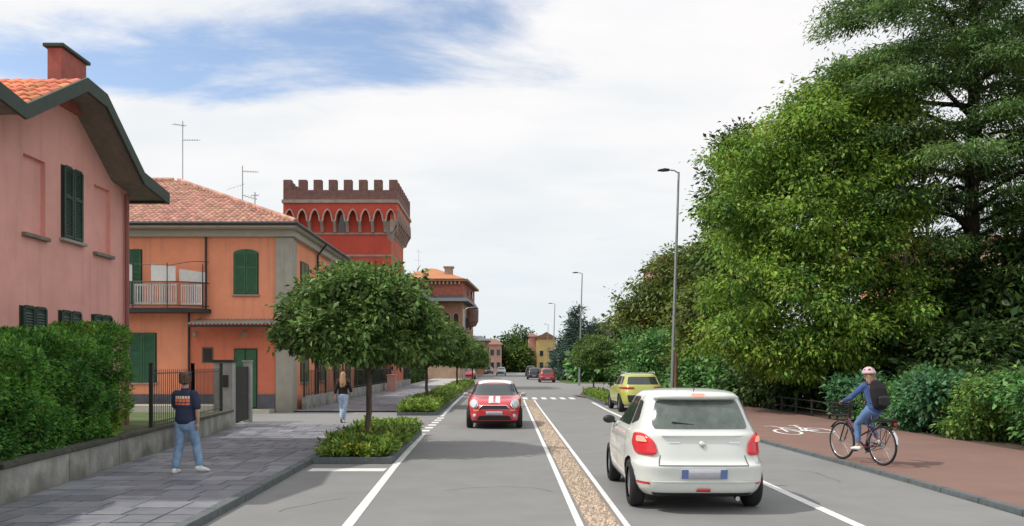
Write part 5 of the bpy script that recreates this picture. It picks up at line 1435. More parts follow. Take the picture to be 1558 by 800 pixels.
# tailgate joints, plate, badge
gp = .006
for seg in ([(-.56, .60), (.56, .60)], [(-.56, .60), (-.53, .72)], [(.56, .60), (.53, .72)]):
    (a, b), (c, d) = seg; dv = Vector((c - a, d - b)).normalized(); n_ = Vector((-dv.y, dv.x)) * gp
    patch('tailgate_gap', bv, [(a - n_.x, b - n_.y), (c - n_.x, d - n_.y), (c + n_.x, d + n_.y), (a + n_.x, b + n_.y)], 'rear', M['seam'], wc, .003)
patch('tailgate_crease', bv, rpoly([(-.50, .945), (.50, .945), (.52, .965), (-.52, .965)], .008), 'rear', white, wc, .014, thick=.012)
patch('bumper_crease', bv, rpoly([(-.66, .395), (.66, .395), (.64, .41), (-.64, .41)], .006), 'rear', white, wc, .012, thick=.010)
patch('lower_bumper_trim', bv, rpoly([(-.60, .215), (.60, .215), (.64, .26), (-.64, .26)], .02), 'rear', M['black'], wc, .006)
pl = patch('number_plate', bv, rpoly([(-.29, .44), (.29, .44), (.29, .565), (-.29, .565)], .012), 'rear', M['plate'], wc, .012, thick=.008)
for s in (-1, 1): patch('plate_band', bv, [(s * .285, .445), (s * .20, .445), (s * .20, .56), (s * .285, .56)], 'rear', M['plateblue'], pl, .024)
patch('fog_lamp', bv, rpoly([(-.09, .28), (.09, .28), (.08, .32), (-.08, .32)], .012), 'rear', M['redlens'], wc, .008, thick=.01)
patch('tailgate_badge', bv, rpoly([(-.035, .835), (.0, .80), (.035, .835), (.035, .87), (0, .905), (-.035, .87)], .012), 'rear', M['chrome'], wc, .008, thick=.006)
for (a, b) in ((-.42, -.28), (.33, .47)):
    patch('tailgate_lettering', bv, [(a, .865), (b, .865), (b, .885), (a, .885)], 'rear', M['chrome'], wc, .006)
m_ = MB(); m_.tube([(-.02, .25, 1.075), (-.08, .215, 1.085), (-.36, .22, 1.12)], .009, 6); m_.build('rear_wiper', M['black'], wc, world=False)
m_ = MB(); m_.tube([(0, .62, 1.49), (0, .56, 1.60)], .006, 5); m_.build('roof_antenna', M['black'], wc, world=False)
m_ = MB(); m_.tube([(.42, .10, .20), (.42, -.0, .20)], .028, 10); m_.build('exhaust_pipe', M['chrome'], wc, world=False)
for y in (.70, 3.13):
    for s in (-1, 1): wheel(wc, s * .765, y, .31, s)

# --- red coupe, seen from the front (built nose at y=0, turned round)
rc_ = thing('red_car', 'small red car with white roof and twin white bonnet stripes coming towards the viewer', 'car', (-.27, 27.9, 0), R(180))
red = carpaint('red_car_paint', (.62, .035, .05))
TR = [(.17, .18, 3.56, .74, 5, 5), (.25, .06, 3.66, .80, 5, 4.4), (.38, .02, 3.71, .835, 5, 4), (.52, .0, 3.72, .842, 5, 3.8), (.66, .02, 3.70, .84, 5, 3.6), (.76, .06, 3.62, .835, 4.6, 3.4), (.85, .12, 3.42, .82, 4.4, 3.4), (.91, .17, 3.0, .80, 4.4, 3.4), (.95, .20, 2.72, .775, 4.4, 3.2),
      (1.04, .28, 2.54, .725, 4.2, 3.0), (1.16, .42, 2.34, .67, 4, 3.0), (1.27, .58, 2.14, .62, 4, 3.0), (1.335, .72, 2.0, .58, 3.6, 3.0), (1.375, .92, 1.86, .51, 3.4, 3), (1.40, 1.15, 1.68, .38, 3, 3), (1.41, 1.3, 1.5, .2, 2.5, 2.5)]
rb, bv = car_body(TR, red, rc_, (.66, 3.02), .31, nz=56, hw=.78)
patch('windscreen', bv, rpoly([(-.66, .965), (.66, .965), (.50, 1.295), (-.50, 1.295)], .07), 'front', M['carglass'], rc_, .005)
patch('roof_panel', bv, rpoly([(-.50, .95), (.50, .95), (.53, 1.5), (.50, 1.99), (-.50, 1.99), (-.53, 1.5)], .1), 'top', carpaint('white_roof_paint', (.78, .78, .78)), rc_, .006)
for s in (-1, 1):
    wst = M['white']
    patch('bonnet_stripe', bv, [(s * .035, 2.76), (s * .17, 2.76), (s * .17, 3.60), (s * .035, 3.60)], 'top', wst, rc_, .005)
    hx, hz = s * .60, .735
    circ = [(hx + .125 * math.cos(t * math.pi / 12), hz + .125 * math.sin(t * math.pi / 12)) for t in range(24)]
    hl_ = patch('headlight', bv, circ, 'front', M['chrome'], rc_, .006, .05, thick=.03)
    circ = [(hx + .10 * math.cos(t * math.pi / 10), hz + .10 * math.sin(t * math.pi / 10)) for t in range(20)]
    patch('lens', bv, circ, 'front', M['headlens'], hl_, .046, .05)
    circ = [(s * .58 + .055 * math.cos(t * math.pi / 8), .40 + .055 * math.sin(t * math.pi / 8)) for t in range(16)]
    patch('fog_light', bv, circ, 'front', M['headlens'], rc_, .012, .05, thick=.015)
    patch('turn_light', bv, rpoly([(s * .46, .54), (s * .62, .54), (s * .62, .58), (s * .46, .575)], .012), 'front', mat('pale_turn_lens', (.65, .35, .22), .2), rc_, .008)
    vw = 'left' if s < 0 else 'right'
    patch('side_window', bv, rpoly([(.85, .98), (2.50, .98), (2.02, 1.29), (1.0, 1.28)], .06), vw, M['carglass'], rc_, .005)
    mirror(rc_, s * .80, 2.42, .99, carpaint('mirror_cap', (.42, .36, .36)), s)
patch('grille', bv, rpoly([(-.44, .60), (.44, .60), (.34, .70), (-.34, .70)], .04), 'front', M['black'], rc_, .006, .05)
for (a, b, h) in ((-.46, -.30, 1), (.30, .46, 1)): pass
ga = [(-.47, .595), (-.36, .712), (.36, .712), (.47, .595), (.44, .595), (.345, .692), (-.345, .692), (-.44, .595)]
patch('grille_surround', bv, ga, 'front', M['chrome'], rc_, .012, .05, thick=.01)
patch('lower_intake', bv, rpoly([(-.52, .27), (.52, .27), (.44, .40), (-.44, .40)], .03), 'front', M['black'], rc_, .006)
patch('bumper_lip', bv, rpoly([(-.70, .175), (.70, .175), (.72, .25), (-.72, .25)], .02), 'front', M['black'], rc_, .008)
patch('number_plate', bv, rpoly([(-.24, .43), (.24, .43), (.24, .53), (-.24, .53)], .012), 'front', M['plate'], rc_, .02, thick=.01)
patch('badge', bv, rpoly([(-.14, .755), (.14, .755), (.09, .785), (-.09, .785)], .012), 'front', M['chrome'], rc_, .012, .03, thick=.006)
m_ = MB(); lump(m_, (0, 2.02, 1.18), .11, .03, .045); m_.build('rear_view_mirror', M['black'], rc_, world=False)
for y in (.66, 3.02):
    for s in (-1, 1): wheel(rc_, s * .745, y, .31, s)

# --- yellow suv
yc_ = thing('yellow_suv', 'yellow green suv with pale roof parked beside the cycle path', 'car', (5.55, 32.4, 0), R(1))
yel = carpaint('yellow_green_paint', (.44, .46, .10))
TY_ = [(.26, .10, 4.2, .80, 5, 4.4), (.36, .03, 4.30, .86, 5, 4.2), (.50, 0, 4.33, .89, 5, 4), (.66, .01, 4.33, .90, 5, 3.8), (.80, .05, 4.28, .90, 5, 3.8), (.93, .10, 4.12, .885, 4.6, 3.8), (1.02, .14, 3.6, .86, 4.6, 3.6), (1.07, .17, 3.15, .83, 4.6, 3.4),
       (1.18, .26, 2.9, .78, 4.4, 3.4), (1.34, .40, 2.6, .72, 4.2, 3.4), (1.46, .50, 2.38, .67, 4, 3.2), (1.53, .62, 2.2, .60, 3.6, 3), (1.565, .9, 1.95, .48, 3, 3), (1.58, 1.2, 1.6, .25, 2.5, 2.5)]
yb, bv = car_body(TY_, yel, yc_, (.80, 3.42), .35, nz=48, hw=.82)
patch('rear_window', bv, rpoly([(-.62, 1.12), (.62, 1.12), (.54, 1.42), (-.54, 1.42)], .05), 'rear', M['carglass'], yc_, .006)
patch('tailgate_trim', bv, rpoly([(-.60, .42), (.60, .42), (.66, .70), (-.66, .70)], .05), 'rear', M['black'], yc_, .006)
patch('number_plate', bv, rpoly([(-.25, .50), (.25, .50), (.25, .61), (-.25, .61)], .01), 'rear', M['plate'], yc_, .016)
patch('roof_panel', bv, rpoly([(-.60, .75), (.60, .75), (.60, 2.3), (-.60, 2.3)], .1), 'top', carpaint('pale_roof_paint', (.55, .58, .62)), yc_, .008)
for s in (-1, 1):
    patch('tail_lamp', bv, rpoly([(s * .36, .96), (s * .84, .94), (s * .86, 1.02), (s * .40, 1.03)], .02), 'rear', M['redlens'], yc_, .008, thick=.02)
    vw = 'left' if s < 0 else 'right'
    patch('side_window', bv, rpoly([(.65, 1.12), (2.05, 1.10), (2.0, 1.45), (.75, 1.43)], .05), vw, M['carglass'], yc_, .006)
    patch('side_window', bv, rpoly([(2.1, 1.10), (3.05, 1.10), (2.45, 1.42), (2.1, 1.45)], .05), vw, M['carglass'], yc_, .006)
    patch('sill_trim', bv, [(1.2, .265), (3.0, .265), (3.0, .40), (1.2, .40)], vw, M['black'], yc_, .006)
    mirror(yc_, s * .86, 2.75, 1.10, M['black'], s)
    m_ = MB(); m_.tube([(s * .56, .75, 1.55), (s * .58, .9, 1.60), (s * .58, 2.0, 1.60), (s * .56, 2.2, 1.54)], .016, 6); m_.build('roof_rail', M['chrome'], yc_, world=False)
for y in (.80, 3.42):
    for s in (-1, 1): wheel(yc_, s * .80, y, .35, s)
# --- far cars
def far_car(label, paint, X, Y, rot, tab=None, van=False, rear=True):
    t = thing('far_car', label, 'car', (X, Y, 0), rot)
    tb = [(a * (1.0 if not van else 1.15), b, c, d, e, f) for a, b, c, d, e, f in (tab or TAB)]
    o, bv = car_body(tb, paint, t, None, .31, nz=30, na=48)
    k = 1.15 if van else 1.0
    patch('rear_window', bv, rpoly([(-.56, 1.04 * k), (.56, 1.04 * k), (.50, 1.37 * k), (-.50, 1.37 * k)], .05), 'rear', M['carglass'], t, .01, .15)
    patch('windscreen', bv, rpoly([(-.62, 1.08 * k), (.62, 1.08 * k), (.54, 1.38 * k), (-.54, 1.38 * k)], .05), 'front', M['carglass'], t, .01, .15)
    patch('number_plate', bv, [(-.26, .42), (.26, .42), (.26, .54), (-.26, .54)], 'rear', M['plate'], t, .01, .2)
    patch('grille', bv, [(-.5, .40), (.5, .40), (.5, .6), (-.5, .6)], 'front', M['black'], t, .01, .2)
    for s in (-1, 1):
        vw = 'left' if s < 0 else 'right'
        patch('side_window', bv, rpoly([(.7, 1.05 * k), (2.65, 1.05 * k), (2.1, 1.38 * k), (.8, 1.38 * k)], .05), vw, M['carglass'], t, .01, .2)
        patch('tail_lamp', bv, [(s * .6, .74), (s * .82, .74), (s * .82, .95), (s * .65, .95)], 'rear', M['redlens'], t, .012, .2)
        patch('headlight', bv, [(s * .5, .66), (s * .78, .66), (s * .78, .80), (s * .55, .80)], 'front', M['headlens'], t, .012, .2)
        for y in (.70, 3.13):
            m_ = MB(); m_.lathe([(.0, s * .10), (.2, s * .10), (.31, s * .08), (.31, -s * .1)], (0, 0, 0), 'x', 16)
            w_o = link('wheel', m_.mesh('wheel', M['tyre']), t); w_o.location = (s * .77, y, .31)
    return t
far_car('dark red car seen from behind, waiting beyond the crossing', carpaint('dark_red_paint', (.30, .02, .03)), 4.72, 88, 0)
far_car('black car just in front of the dark red one down the street', carpaint('black_paint', (.02, .02, .025)), 3.95, 106, 0)
far_car('dark blue van ahead of the black car down the street', carpaint('dark_blue_paint', (.02, .03, .05)), 4.6, 138, 0, van=True)
far_car('pale green grey car coming from far down the left lane', carpaint('grey_green_paint', (.30, .36, .34)), -.42, 150, R(180))
far_car('tiny silver car in the farthest part of the street', carpaint('silver_paint', (.45, .46, .47)), 3.2, 235, R(180))
far_car('red car parked beyond the last left street tree', carpaint('red_parked_paint', (.42, .03, .04)), -4.6, 112, R(180))
far_car('silver car standing sideways in the side street behind the lone street tree', carpaint('silver_side_paint', (.42, .42, .43)), 11.5, 99, R(90))
far_car('dark car half hidden at the left far kerb', carpaint('grey_parked_paint', (.06, .06, .07)), -2.9, 168, R(180))

# ------------------------------------------------------------------ people
M['skin'] = mat('skin', (.50, .29, .21), .55, .08, 14)
M['navy'] = mat('navy_cotton', (.026, .034, .075), .9, .15, 10, .2, 60)
M['denim'] = mat('light_denim', (.24, .36, .54), .9, .3, 9, .3, 80)
M['denim2'] = mat('pale_denim', (.42, .53, .70), .9, .3, 9, .3, 80)
M['blackcloth'] = mat('black_knit', (.014, .011, .014), .95, .2, 14, .3, 60)
M['shoe'] = mat('white_shoe', (.75, .75, .74), .6, .1, 20)
M['brownshoe'] = mat('brown_shoe', (.20, .15, .12), .7, .1, 20)
M['hair_brown'] = mat('brown_hair', (.10, .055, .035), .7, .4, 30, .6, 60, stretch=(1, 1, .2))
M['hair_blond'] = mat('blond_hair', (.50, .29, .16), .6, .4, 30, .6, 60, stretch=(1, 1, .2))
M['print'] = mat('orange_shirt_print', (.80, .20, .10), .8, .1, 20)
M['printw'] = mat('cream_shirt_print', (.80, .66, .50), .8, .1, 20)
def rings_along(mb, pts, n=14, xdir=(1, 0, 0)):
    """closed limb through (x,y,z,rx,ry): rx measured towards xdir"""
    rr = []; X0 = Vector(xdir)
    V_ = [Vector(p[:3]) for p in pts]
    P_ = []; 
    # round the ends
    for k, p in enumerate(pts):
        d = (V_[min(k + 1, len(V_) - 1)] - V_[max(k - 1, 0)]).normalized()
        a = X0 - d * X0.dot(d)
        if a.length < .2: a = Vector((0, 1, 0)) - d * d.y
        a.normalize(); b = d.cross(a)
        def ring(c, s): return [c + a * (p[3] * s * math.cos(2 * math.pi * q / n)) + b * (p[4] * s * math.sin(2 * math.pi * q / n)) for q in range(n)]
        r_ = min(p[3], p[4])
        if k == 0: rr.append(ring(V_[0] - d * r_ * .8, .45)); rr.append(ring(V_[0] - d * r_ * .45, .82))
        rr.append(ring(V_[k], 1))
        if k == len(pts) - 1: rr.append(ring(V_[-1] + d * r_ * .45, .82)); rr.append(ring(V_[-1] + d * r_ * .8, .45))
    mb.loft(rr)
def fuse(name, mb, mt, parent, voxel=.008, smooth=6):
    """melt overlapping limbs into one continuous skin"""
    o = link(name, mb.mesh(name, mt))
    md = o.modifiers.new('r', 'REMESH'); md.mode = 'VOXEL'; md.voxel_size = voxel; md.use_smooth_shade = True
    if smooth: ms = o.modifiers.new('s', 'SMOOTH'); ms.iterations = smooth; ms.factor = .5
    bpy.context.view_layer.update()
    nm = bpy.data.meshes.new_from_object(o.evaluated_get(bpy.context.evaluated_depsgraph_get()))
    o.modifiers.clear(); o.data = nm; nm.name = name
    nm.polygons.foreach_set('use_smooth', [True] * len(nm.polygons))
    if not nm.materials: nm.materials.append(mt)
    o.parent = parent
    return o
def hand(mb, wr, d, palm_n, side, curl=.5, s=1.0):
    """palm, four fingers of unequal length and a thumb from the side of the palm"""
    wr, d, pn = Vector(wr), Vector(d).normalized(), Vector(palm_n).normalized(); sd = d.cross(pn).normalized() * side
    rings_along(mb, [(*wr, .026 * s, .02 * s), (*(wr + d * .045 * s), .036 * s, .016 * s), (*(wr + d * .085 * s), .038 * s, .014 * s)], 10, sd)
    for k, ln in enumerate((.070, .078, .072, .058)):
        b = wr + d * .088 * s + sd * (.028 - .0185 * k) * s; c1 = curl * .6; c2 = curl * 1.5
        m1 = b + (d * math.cos(c1) + pn * math.sin(c1)) * ln * .5 * s; m2 = m1 + (d * math.cos(c2) + pn * math.sin(c2)) * ln * .5 * s
        rings_along(mb, [(*b, .0092 * s, .0092 * s), (*m1, .0088 * s, .0088 * s), (*m2, .0075 * s, .0075 * s)], 7)
    b = wr + d * .03 * s + sd * .03 * s; m1 = b + (d * .6 + sd * .7 + pn * .3).normalized() * .035 * s; m2 = m1 + (d * .9 + sd * .2 + pn * .4).normalized() * .032 * s
    rings_along(mb, [(*b, .012 * s, .012 * s), (*m1, .0105 * s, .0105 * s), (*m2, .0085 * s, .0085 * s)], 7)
def head(mb, c, fw=(0, 1, 0), s=1.0):
    c = Vector(c); f = Vector(fw).normalized(); sd = f.cross(Vector((0, 0, 1))).normalized(); up = sd.cross(f)
    def q(a, b, z): return c + sd * a * s + f * b * s + up * z * s
    def el(cn, ra, rb, rz_, n=16, m=10):
        rr = []
        for k in range(m + 1):
            t = math.pi * (k + .12) / (m + .24); r_ = math.sin(t); z = -math.cos(t) * rz_
            rr.append([q(cn[0] + ra * r_ * math.cos(2 * math.pi * j / n), cn[1] + rb * r_ * math.sin(2 * math.pi * j / n), cn[2] + z) for j in range(n)])
        mb.loft(rr)
    el((0, -.012, .03), .076, .094, .088); el((0, .018, -.035), .058, .066, .078)
    el((0, .092, -.005), .012, .018, .024, 8, 6); el((0, .082, -.052), .026, .012, .012, 8, 6); el((0, .075, -.095), .024, .02, .018, 8, 6)
    for s2 in (-1, 1): el((s2 * .079, -.01, -.005), .012, .02, .032, 8, 6); el((s2 * .03, .082, .038), .018, .008, .008, 8, 6)
def eyes(parent, c, fw, s=1.0):
    c = Vector(c); f = Vector(fw).normalized(); sd = f.cross(Vector((0, 0, 1))).normalized()
    for s2 in (-1, 1):
        m_ = MB(); p = c + sd * .03 * s * s2 + f * .084 * s + Vector((0, 0, .015 * s)); lump(m_, p, .011, .011, .009, 8, 6); m_.build('eye', M['dark'], parent, world=False, smooth='all')

# man walking away; local frame: facing +Y, feet on z=0
man = thing('person', 'man walking away on the sidewalk in a navy t-shirt with orange print and blue jeans', 'person', (-5.40, 13.95, .062), R(-6))
man.scale = (.955, .955, .955)
b_ = MB()
hipL, hipR = (-.095, 0, .92), (.095, 0, .92)
kneeL, ankL = (-.125, .03, .49), (-.165, -.06, .085)
kneeR, ankR = (.14, .13, .50), (.215, .10, .12)
rings_along(b_, [(0, 0, .92, .155, .11), (0, .0, 1.05, .14, .10), (0, 0, 1.2, .155, .10), (0, -.01, 1.36, .175, .10), (0, -.01, 1.44, .12, .08), (0, 0, 1.50, .056, .06), (0, .01, 1.58, .055, .06)], 18)
head(b_, (0, .02, 1.67))
for (h, k, a) in ((hipL, kneeL, ankL), (hipR, kneeR, ankR)):
    rings_along(b_, [(*h, .085, .095), (*(Vector(h).lerp(Vector(k), .5)), .075, .08), (*k, .055, .06), (*(Vector(k).lerp(Vector(a), .35)), .052, .058), (*a, .036, .042)], 14)
armR = [(.185, -.01, 1.40), (.235, -.03, 1.12), (.235, .0, .90)]
armL = [(-.185, -.01, 1.40), (-.225, .08, 1.15), (-.19, .26, 1.02)]
for arm, sd in ((armR, 1), (armL, -1)):
    rings_along(b_, [(*arm[0], .052, .052), (*(Vector(arm[0]).lerp(Vector(arm[1]), .5)), .045, .047), (*arm[1], .038, .04), (*(Vector(arm[1]).lerp(Vector(arm[2]), .4)), .038, .038), (*arm[2], .026, .024)], 12)
    d = Vector(arm[2]) - Vector(arm[1]); hand(b_, arm[2], d, (-sd, .2, 0), -1 if sd > 0 else 1, .55)
for a, fw in ((ankL, Vector((-.05, 1, 0))), (ankR, Vector((.55, .75, -.2)))):
    a = Vector(a); fw = fw.normalized(); rings_along(b_, [(*(a + Vector((0, 0, -.03)) - fw * .03), .032, .032), (*(a + fw * .12 + Vector((0, 0, -.05))), .036, .022)], 10)
fuse('body', b_, M['skin'], man)
eyes(man, (0, .02, 1.67), (0, 1, 0))
s_ = MB()
rings_along(s_, [(0, -.003, .94, .19, .15), (0, 0, 1.03, .18, .14), (0, 0, 1.15, .175, .122), (0, -.005, 1.30, .195, .122), (0, -.01, 1.40, .185, .105), (0, -.005, 1.47, .085, .075)], 22)
for arm, sd in ((armR, 1), (armL, -1)):
    a, b = Vector(arm[0]), Vector(arm[1]); rings_along(s_, [(*(a + Vector((-sd * .035, 0, .005))), .088, .082), (*(a.lerp(b, .35)), .070, .070), (*(a.lerp(b, .78)), .075, .072)], 14)
shirt = fuse('t_shirt', s_, M['navy'], man, .009, 5)
sb_ = BVHTree.FromPolygons([v.co[:] for v in shirt.data.vertices], [p.vertices[:] for p in shirt.data.polygons])
# print on the back: rows of orange lettering blocks, too small to read in the photograph
for (z0, z1, cells, mt) in ((1.33, 1.375, ((-.135, -.095), (-.085, -.05), (-.04, -.01), (.0, .04), (.05, .085), (.095, .125)), M['printw']), (1.265, 1.315, ((-.14, -.07), (-.06, .0), (.01, .06), (.07, .13)), M['print']), (1.215, 1.25, ((-.14, -.09), (-.08, -.02), (-.01, .05), (.06, .13)), M['print'])):
    for (a, b) in cells: patch('shirt_print', sb_, rpoly([(a, z0), (b, z0), (b, z1), (a, z1)], .006, 2), 'rear', mt, shirt, .004, .03)
patch('shirt_print', sb_, rpoly([(-.14, 1.318), (.13, 1.318), (.13, 1.330), (-.14, 1.330)], .003, 2), 'rear', M['print'], shirt, .004, .03)
j_ = MB()
rings_along(j_, [(0, 0, .96, .155, .11), (0, -.005, .90, .165, .125), (0, -.005, .84, .14, .12)], 18)
for (h, k, a) in ((hipL, kneeL, ankL), (hipR, kneeR, ankR)):
    h, k, a = Vector(h), Vector(k), Vector(a); rings_along(j_, [(*h, .098, .11), (*(h.lerp(k, .5)), .090, .098), (*k, .076, .082), (*(k.lerp(a, .4)), .074, .080), (*(k.lerp(a, .9)), .066, .074)], 16)
fuse('jeans', j_, M['denim'], man, .010, 5)
for a, fw in ((ankL, Vector((-.05, 1, 0))), (ankR, Vector((.55, .75, -.2)))):
    a = Vector(a); fw = fw.normalized(); m_ = MB(); dn = Vector((0, 0, -.045))
    rings_along(m_, [(*(a + dn - fw * .055), .042, .045), (*(a + dn + fw * .02), .044, .052), (*(a + dn + fw * .10 + Vector((0, 0, -.005))), .048, .040), (*(a + dn + fw * .17 + Vector((0, 0, -.012))), .042, .030)], 14)
    rings_along(m_, [(*(a + Vector((0, 0, .02))), .044, .05), (*(a + dn), .044, .05)], 12)
    fuse('shoe', m_, M['shoe'], man, .008, 3)
h_ = MB(); lump(h_, (0, -.005, 1.705), .094, .108, .098, 20, 14); lump(h_, (0, -.05, 1.645), .078, .062, .075, 16, 10)
for k in range(60):
    a = rnd.uniform(math.pi * .9, math.pi * 2.1); p = Vector((.09 * math.cos(a), -.01 + .1 * math.sin(a), rnd.uniform(1.60, 1.78))); lump(h_, p, .02, .02, .03, 6, 4)
fuse('hair', h_, M['hair_brown'], man, .008, 2)

# woman walking away
wm = thing('person', 'woman with long blond hair, black top and pale jeans walking away across the driveway', 'person', (-5.27, 27.0, 0), R(4))
wm.scale = (.97, .97, .97)
b_ = MB()
wh = [(-.085, 0, .90), (.085, 0, .90)]; wk = [(-.06, .06, .48), (.055, .0, .47)]; wa = [(-.05, -.10, .13), (.02, .06, .08)]
rings_along(b_, [(0, 0, .90, .15, .11), (0, 0, 1.05, .115, .09), (0, 0, 1.18, .13, .095), (0, -.01, 1.33, .155, .09), (0, -.01, 1.39, .10, .07), (0, 0, 1.45, .048, .05), (0, .01, 1.52, .048, .05)], 18)
head(b_, (0, .015, 1.60), s=.95)
for k in range(2):
    rings_along(b_, [(*wh[k], .085, .095), (*(Vector(wh[k]).lerp(Vector(wk[k]), .5)), .07, .075), (*wk[k], .05, .055), (*(Vector(wk[k]).lerp(Vector(wa[k]), .35)), .048, .052), (*wa[k], .034, .038)], 14)
    a = Vector(wa[k]); fw = Vector((0, 1, -.45 if k == 0 else 0)).normalized(); rings_along(b_, [(*(a + Vector((0, 0, -.03))), .03, .03), (*(a + fw * .12 + Vector((0, 0, -.05))), .032, .02)], 10)
wR = [(.165, -.01, 1.35), (.25, -.03, 1.13), (.27, .12, 1.0)]; wL = [(-.165, -.01, 1.35), (-.235, -.08, 1.12), (-.265, -.04, .90)]
for arm, sd in ((wR, 1), (wL, -1)):
    rings_along(b_, [(*arm[0], .045, .045), (*arm[1], .035, .035), (*(Vector(arm[1]).lerp(Vector(arm[2]), .4)), .034, .034), (*arm[2], .023, .022)], 12)
    hand(b_, arm[2], Vector(arm[2]) - Vector(arm[1]), (-sd, .2, 0), -1 if sd > 0 else 1, .6, .92)
fuse('body', b_, M['skin'], wm)
eyes(wm, (0, .015, 1.60), (0, 1, 0), .95)
s_ = MB(); rings_along(s_, [(0, 0, .97, .16, .13), (0, 0, 1.08, .15, .12), (0, 0, 1.2, .155, .12), (0, -.005, 1.32, .175, .108), (0, -.01, 1.39, .12, .08), (0, 0, 1.43, .075, .065)], 20)
for arm, sd in ((wR, 1), (wL, -1)):
    a, b, c = Vector(arm[0]), Vector(arm[1]), Vector(arm[2]); rings_along(s_, [(*(a + Vector((-sd * .03, 0, -.0))), .076, .072), (*(a.lerp(b, .6)), .058, .06), (*b, .056, .056), (*(b.lerp(c, .45)), .055, .055)], 14)
fuse('knit_top', s_, M['blackcloth'], wm, .010, 4)
j_ = MB(); rings_along(j_, [(0, 0, 1.0, .135, .112), (0, -.015, .92, .165, .135), (0, -.01, .84, .15, .125)], 18)
for k in range(2):
    h, kk, a = Vector(wh[k]), Vector(wk[k]), Vector(wa[k]); rings_along(j_, [(*h, .098, .11), (*(h.lerp(kk, .5)), .084, .09), (*kk, .066, .07), (*(kk.lerp(a, .4)), .06, .066), (*(kk.lerp(a, .88)), .052, .058)], 16)
fuse('jeans', j_, M['denim2'], wm, .010, 4)
for k in range(2):
    a = Vector(wa[k]); fw = Vector((0, 1, -.5 if k == 0 else -.02)).normalized(); m_ = MB()
    rings_along(m_, [(*(a - fw * .04 + Vector((0, 0, -.04))), .036, .04), (*(a + fw * .06 + Vector((0, 0, -.045))), .038, .036), (*(a + fw * .15 + Vector((0, 0, -.055))), .034, .024)], 12)
    fuse('shoe', m_, M['brownshoe'] if k == 0 else M['shoe'], wm, .008, 2)
h_ = MB(); lump(h_, (0, -.005, 1.635), .09, .104, .095, 20, 14)
rings_along(h_, [(0, -.05, 1.62, .085, .06), (0, -.085, 1.48, .095, .05), (0.01, -.115, 1.34, .105, .04), (.0, -.12, 1.25, .07, .028)], 18)
for k in range(26):
    x = rnd.uniform(-.10, .10); rings_along(h_, [(x * .7, -.08, 1.6, .016, .016), (x, -.12, 1.42, .016, .014), (x * 1.15 + .01, -.13, 1.22 + rnd.uniform(-.03, .06), .008, .008)], 6)
fuse('hair', h_, M['hair_blond'], wm, .008, 1)

# ------------------------------------------------------------------ bicycle and rider
bk = thing('bicycle', 'dark magenta city bicycle with front basket and rear rack ridden on the red path', 'bicycle', (6.92, 15.0, .062), R(16))
M['magenta'] = mat('magenta_frame_paint', (.085, .008, .035), .35, coat=.5)
WR = .36; WB = 1.10
def bwheel(y):
    m_ = MB(); m_.tube([(0, math.cos(2 * math.pi * k / 40) * (WR - .02), math.sin(2 * math.pi * k / 40) * (WR - .02)) for k in range(40)], .021, 10, closed=True)
    o = bpy.data.objects.new('wheel', m_.mesh('wheel', M['tyre'], smooth='all')); COL.objects.link(o); o.parent = bk; o.location = (0, y, WR)
    m_ = MB(); m_.tube([(0, math.cos(2 * math.pi * k / 40) * (WR - .047), math.sin(2 * math.pi * k / 40) * (WR - .047)) for k in range(40)], .011, 8, closed=True); link('rim', m_.mesh('rim', M['chrome'], smooth='all'), o)
    m_ = MB()
    for k in range(28):
        a = 2 * math.pi * k / 28; m_.tube([(.025 * (-1) ** k, math.cos(a + .25 * (-1) ** k) * .02, math.sin(a + .25 * (-1) ** k) * .02), (0, math.cos(a) * (WR - .05), math.sin(a) * (WR - .05))], .0018, 4)
    m_.tube([(-.05, 0, 0), (.05, 0, 0)], .022, 10); link('spokes', m_.mesh('spokes', M['steel']), o)
bwheel(0); bwheel(WB)
def bt(name, pts, r_, mt, n=10):
    m_ = MB(); m_.tube(pts, r_, n); return m_.build(name, mt, bk, world=False, smooth=50)
BBk = (0, .44, .29)
m_ = MB()
for pts, r_ in (([BBk, (0, .30, .84)], .017), ([(0, .36, .60), (0, .62, .48), (0, .93, .82)], .019), ([BBk, (0, .70, .45), (0, .925, .76)], .02), ([(0, .905, .92), (0, .945, .70)], .021)):
    m_.tube(pts, r_, 10)
for s in (-1, 1):
    m_.tube([(s * .02, BBk[1], BBk[2]), (s * .055, .02, WR)], .011, 8); m_.tube([(s * .02, .335, .68), (s * .055, .01, WR)], .009, 8)
m_.build('frame', M['magenta'], bk, world=False, smooth=50)
m_ = MB()
for s in (-1, 1): m_.tube([(s * .05, .955, .70), (s * .055, 1.0, .58), (s * .052, WB, WR)], .013, 8)
m_.tube([(-.05, .955, .70), (.05, .955, .70)], .016, 8); m_.build('fork', M['black'], bk, world=False)
bt('seat_post', [(0, .30, .82), (0, .27, .96)], .013, M['chrome'])
m_ = MB(); rings_along(m_, [(0, .12, .985, .10, .035), (0, .22, .99, .095, .032), (0, .34, .985, .04, .024), (0, .42, .98, .022, .018)], 14); m_.build('saddle', M['black'], bk, world=False, smooth='all')
bt('stem', [(0, .905, .92), (0, .885, 1.06)], .015, M['black'])
bt('handlebar', [(-.29, .72, 1.12), (-.27, .82, 1.11), (-.14, .90, 1.07), (.14, .90, 1.07), (.27, .82, 1.11), (.29, .72, 1.12)], .012, M['black'])
for s in (-1, 1): bt('grip', [(s * .292, .70, 1.122), (s * .28, .80, 1.112)], .018, M['black'])
m_ = MB()      # wire basket
bx, by, bz0, bz1 = .17, (.98, 1.26), .86, 1.10
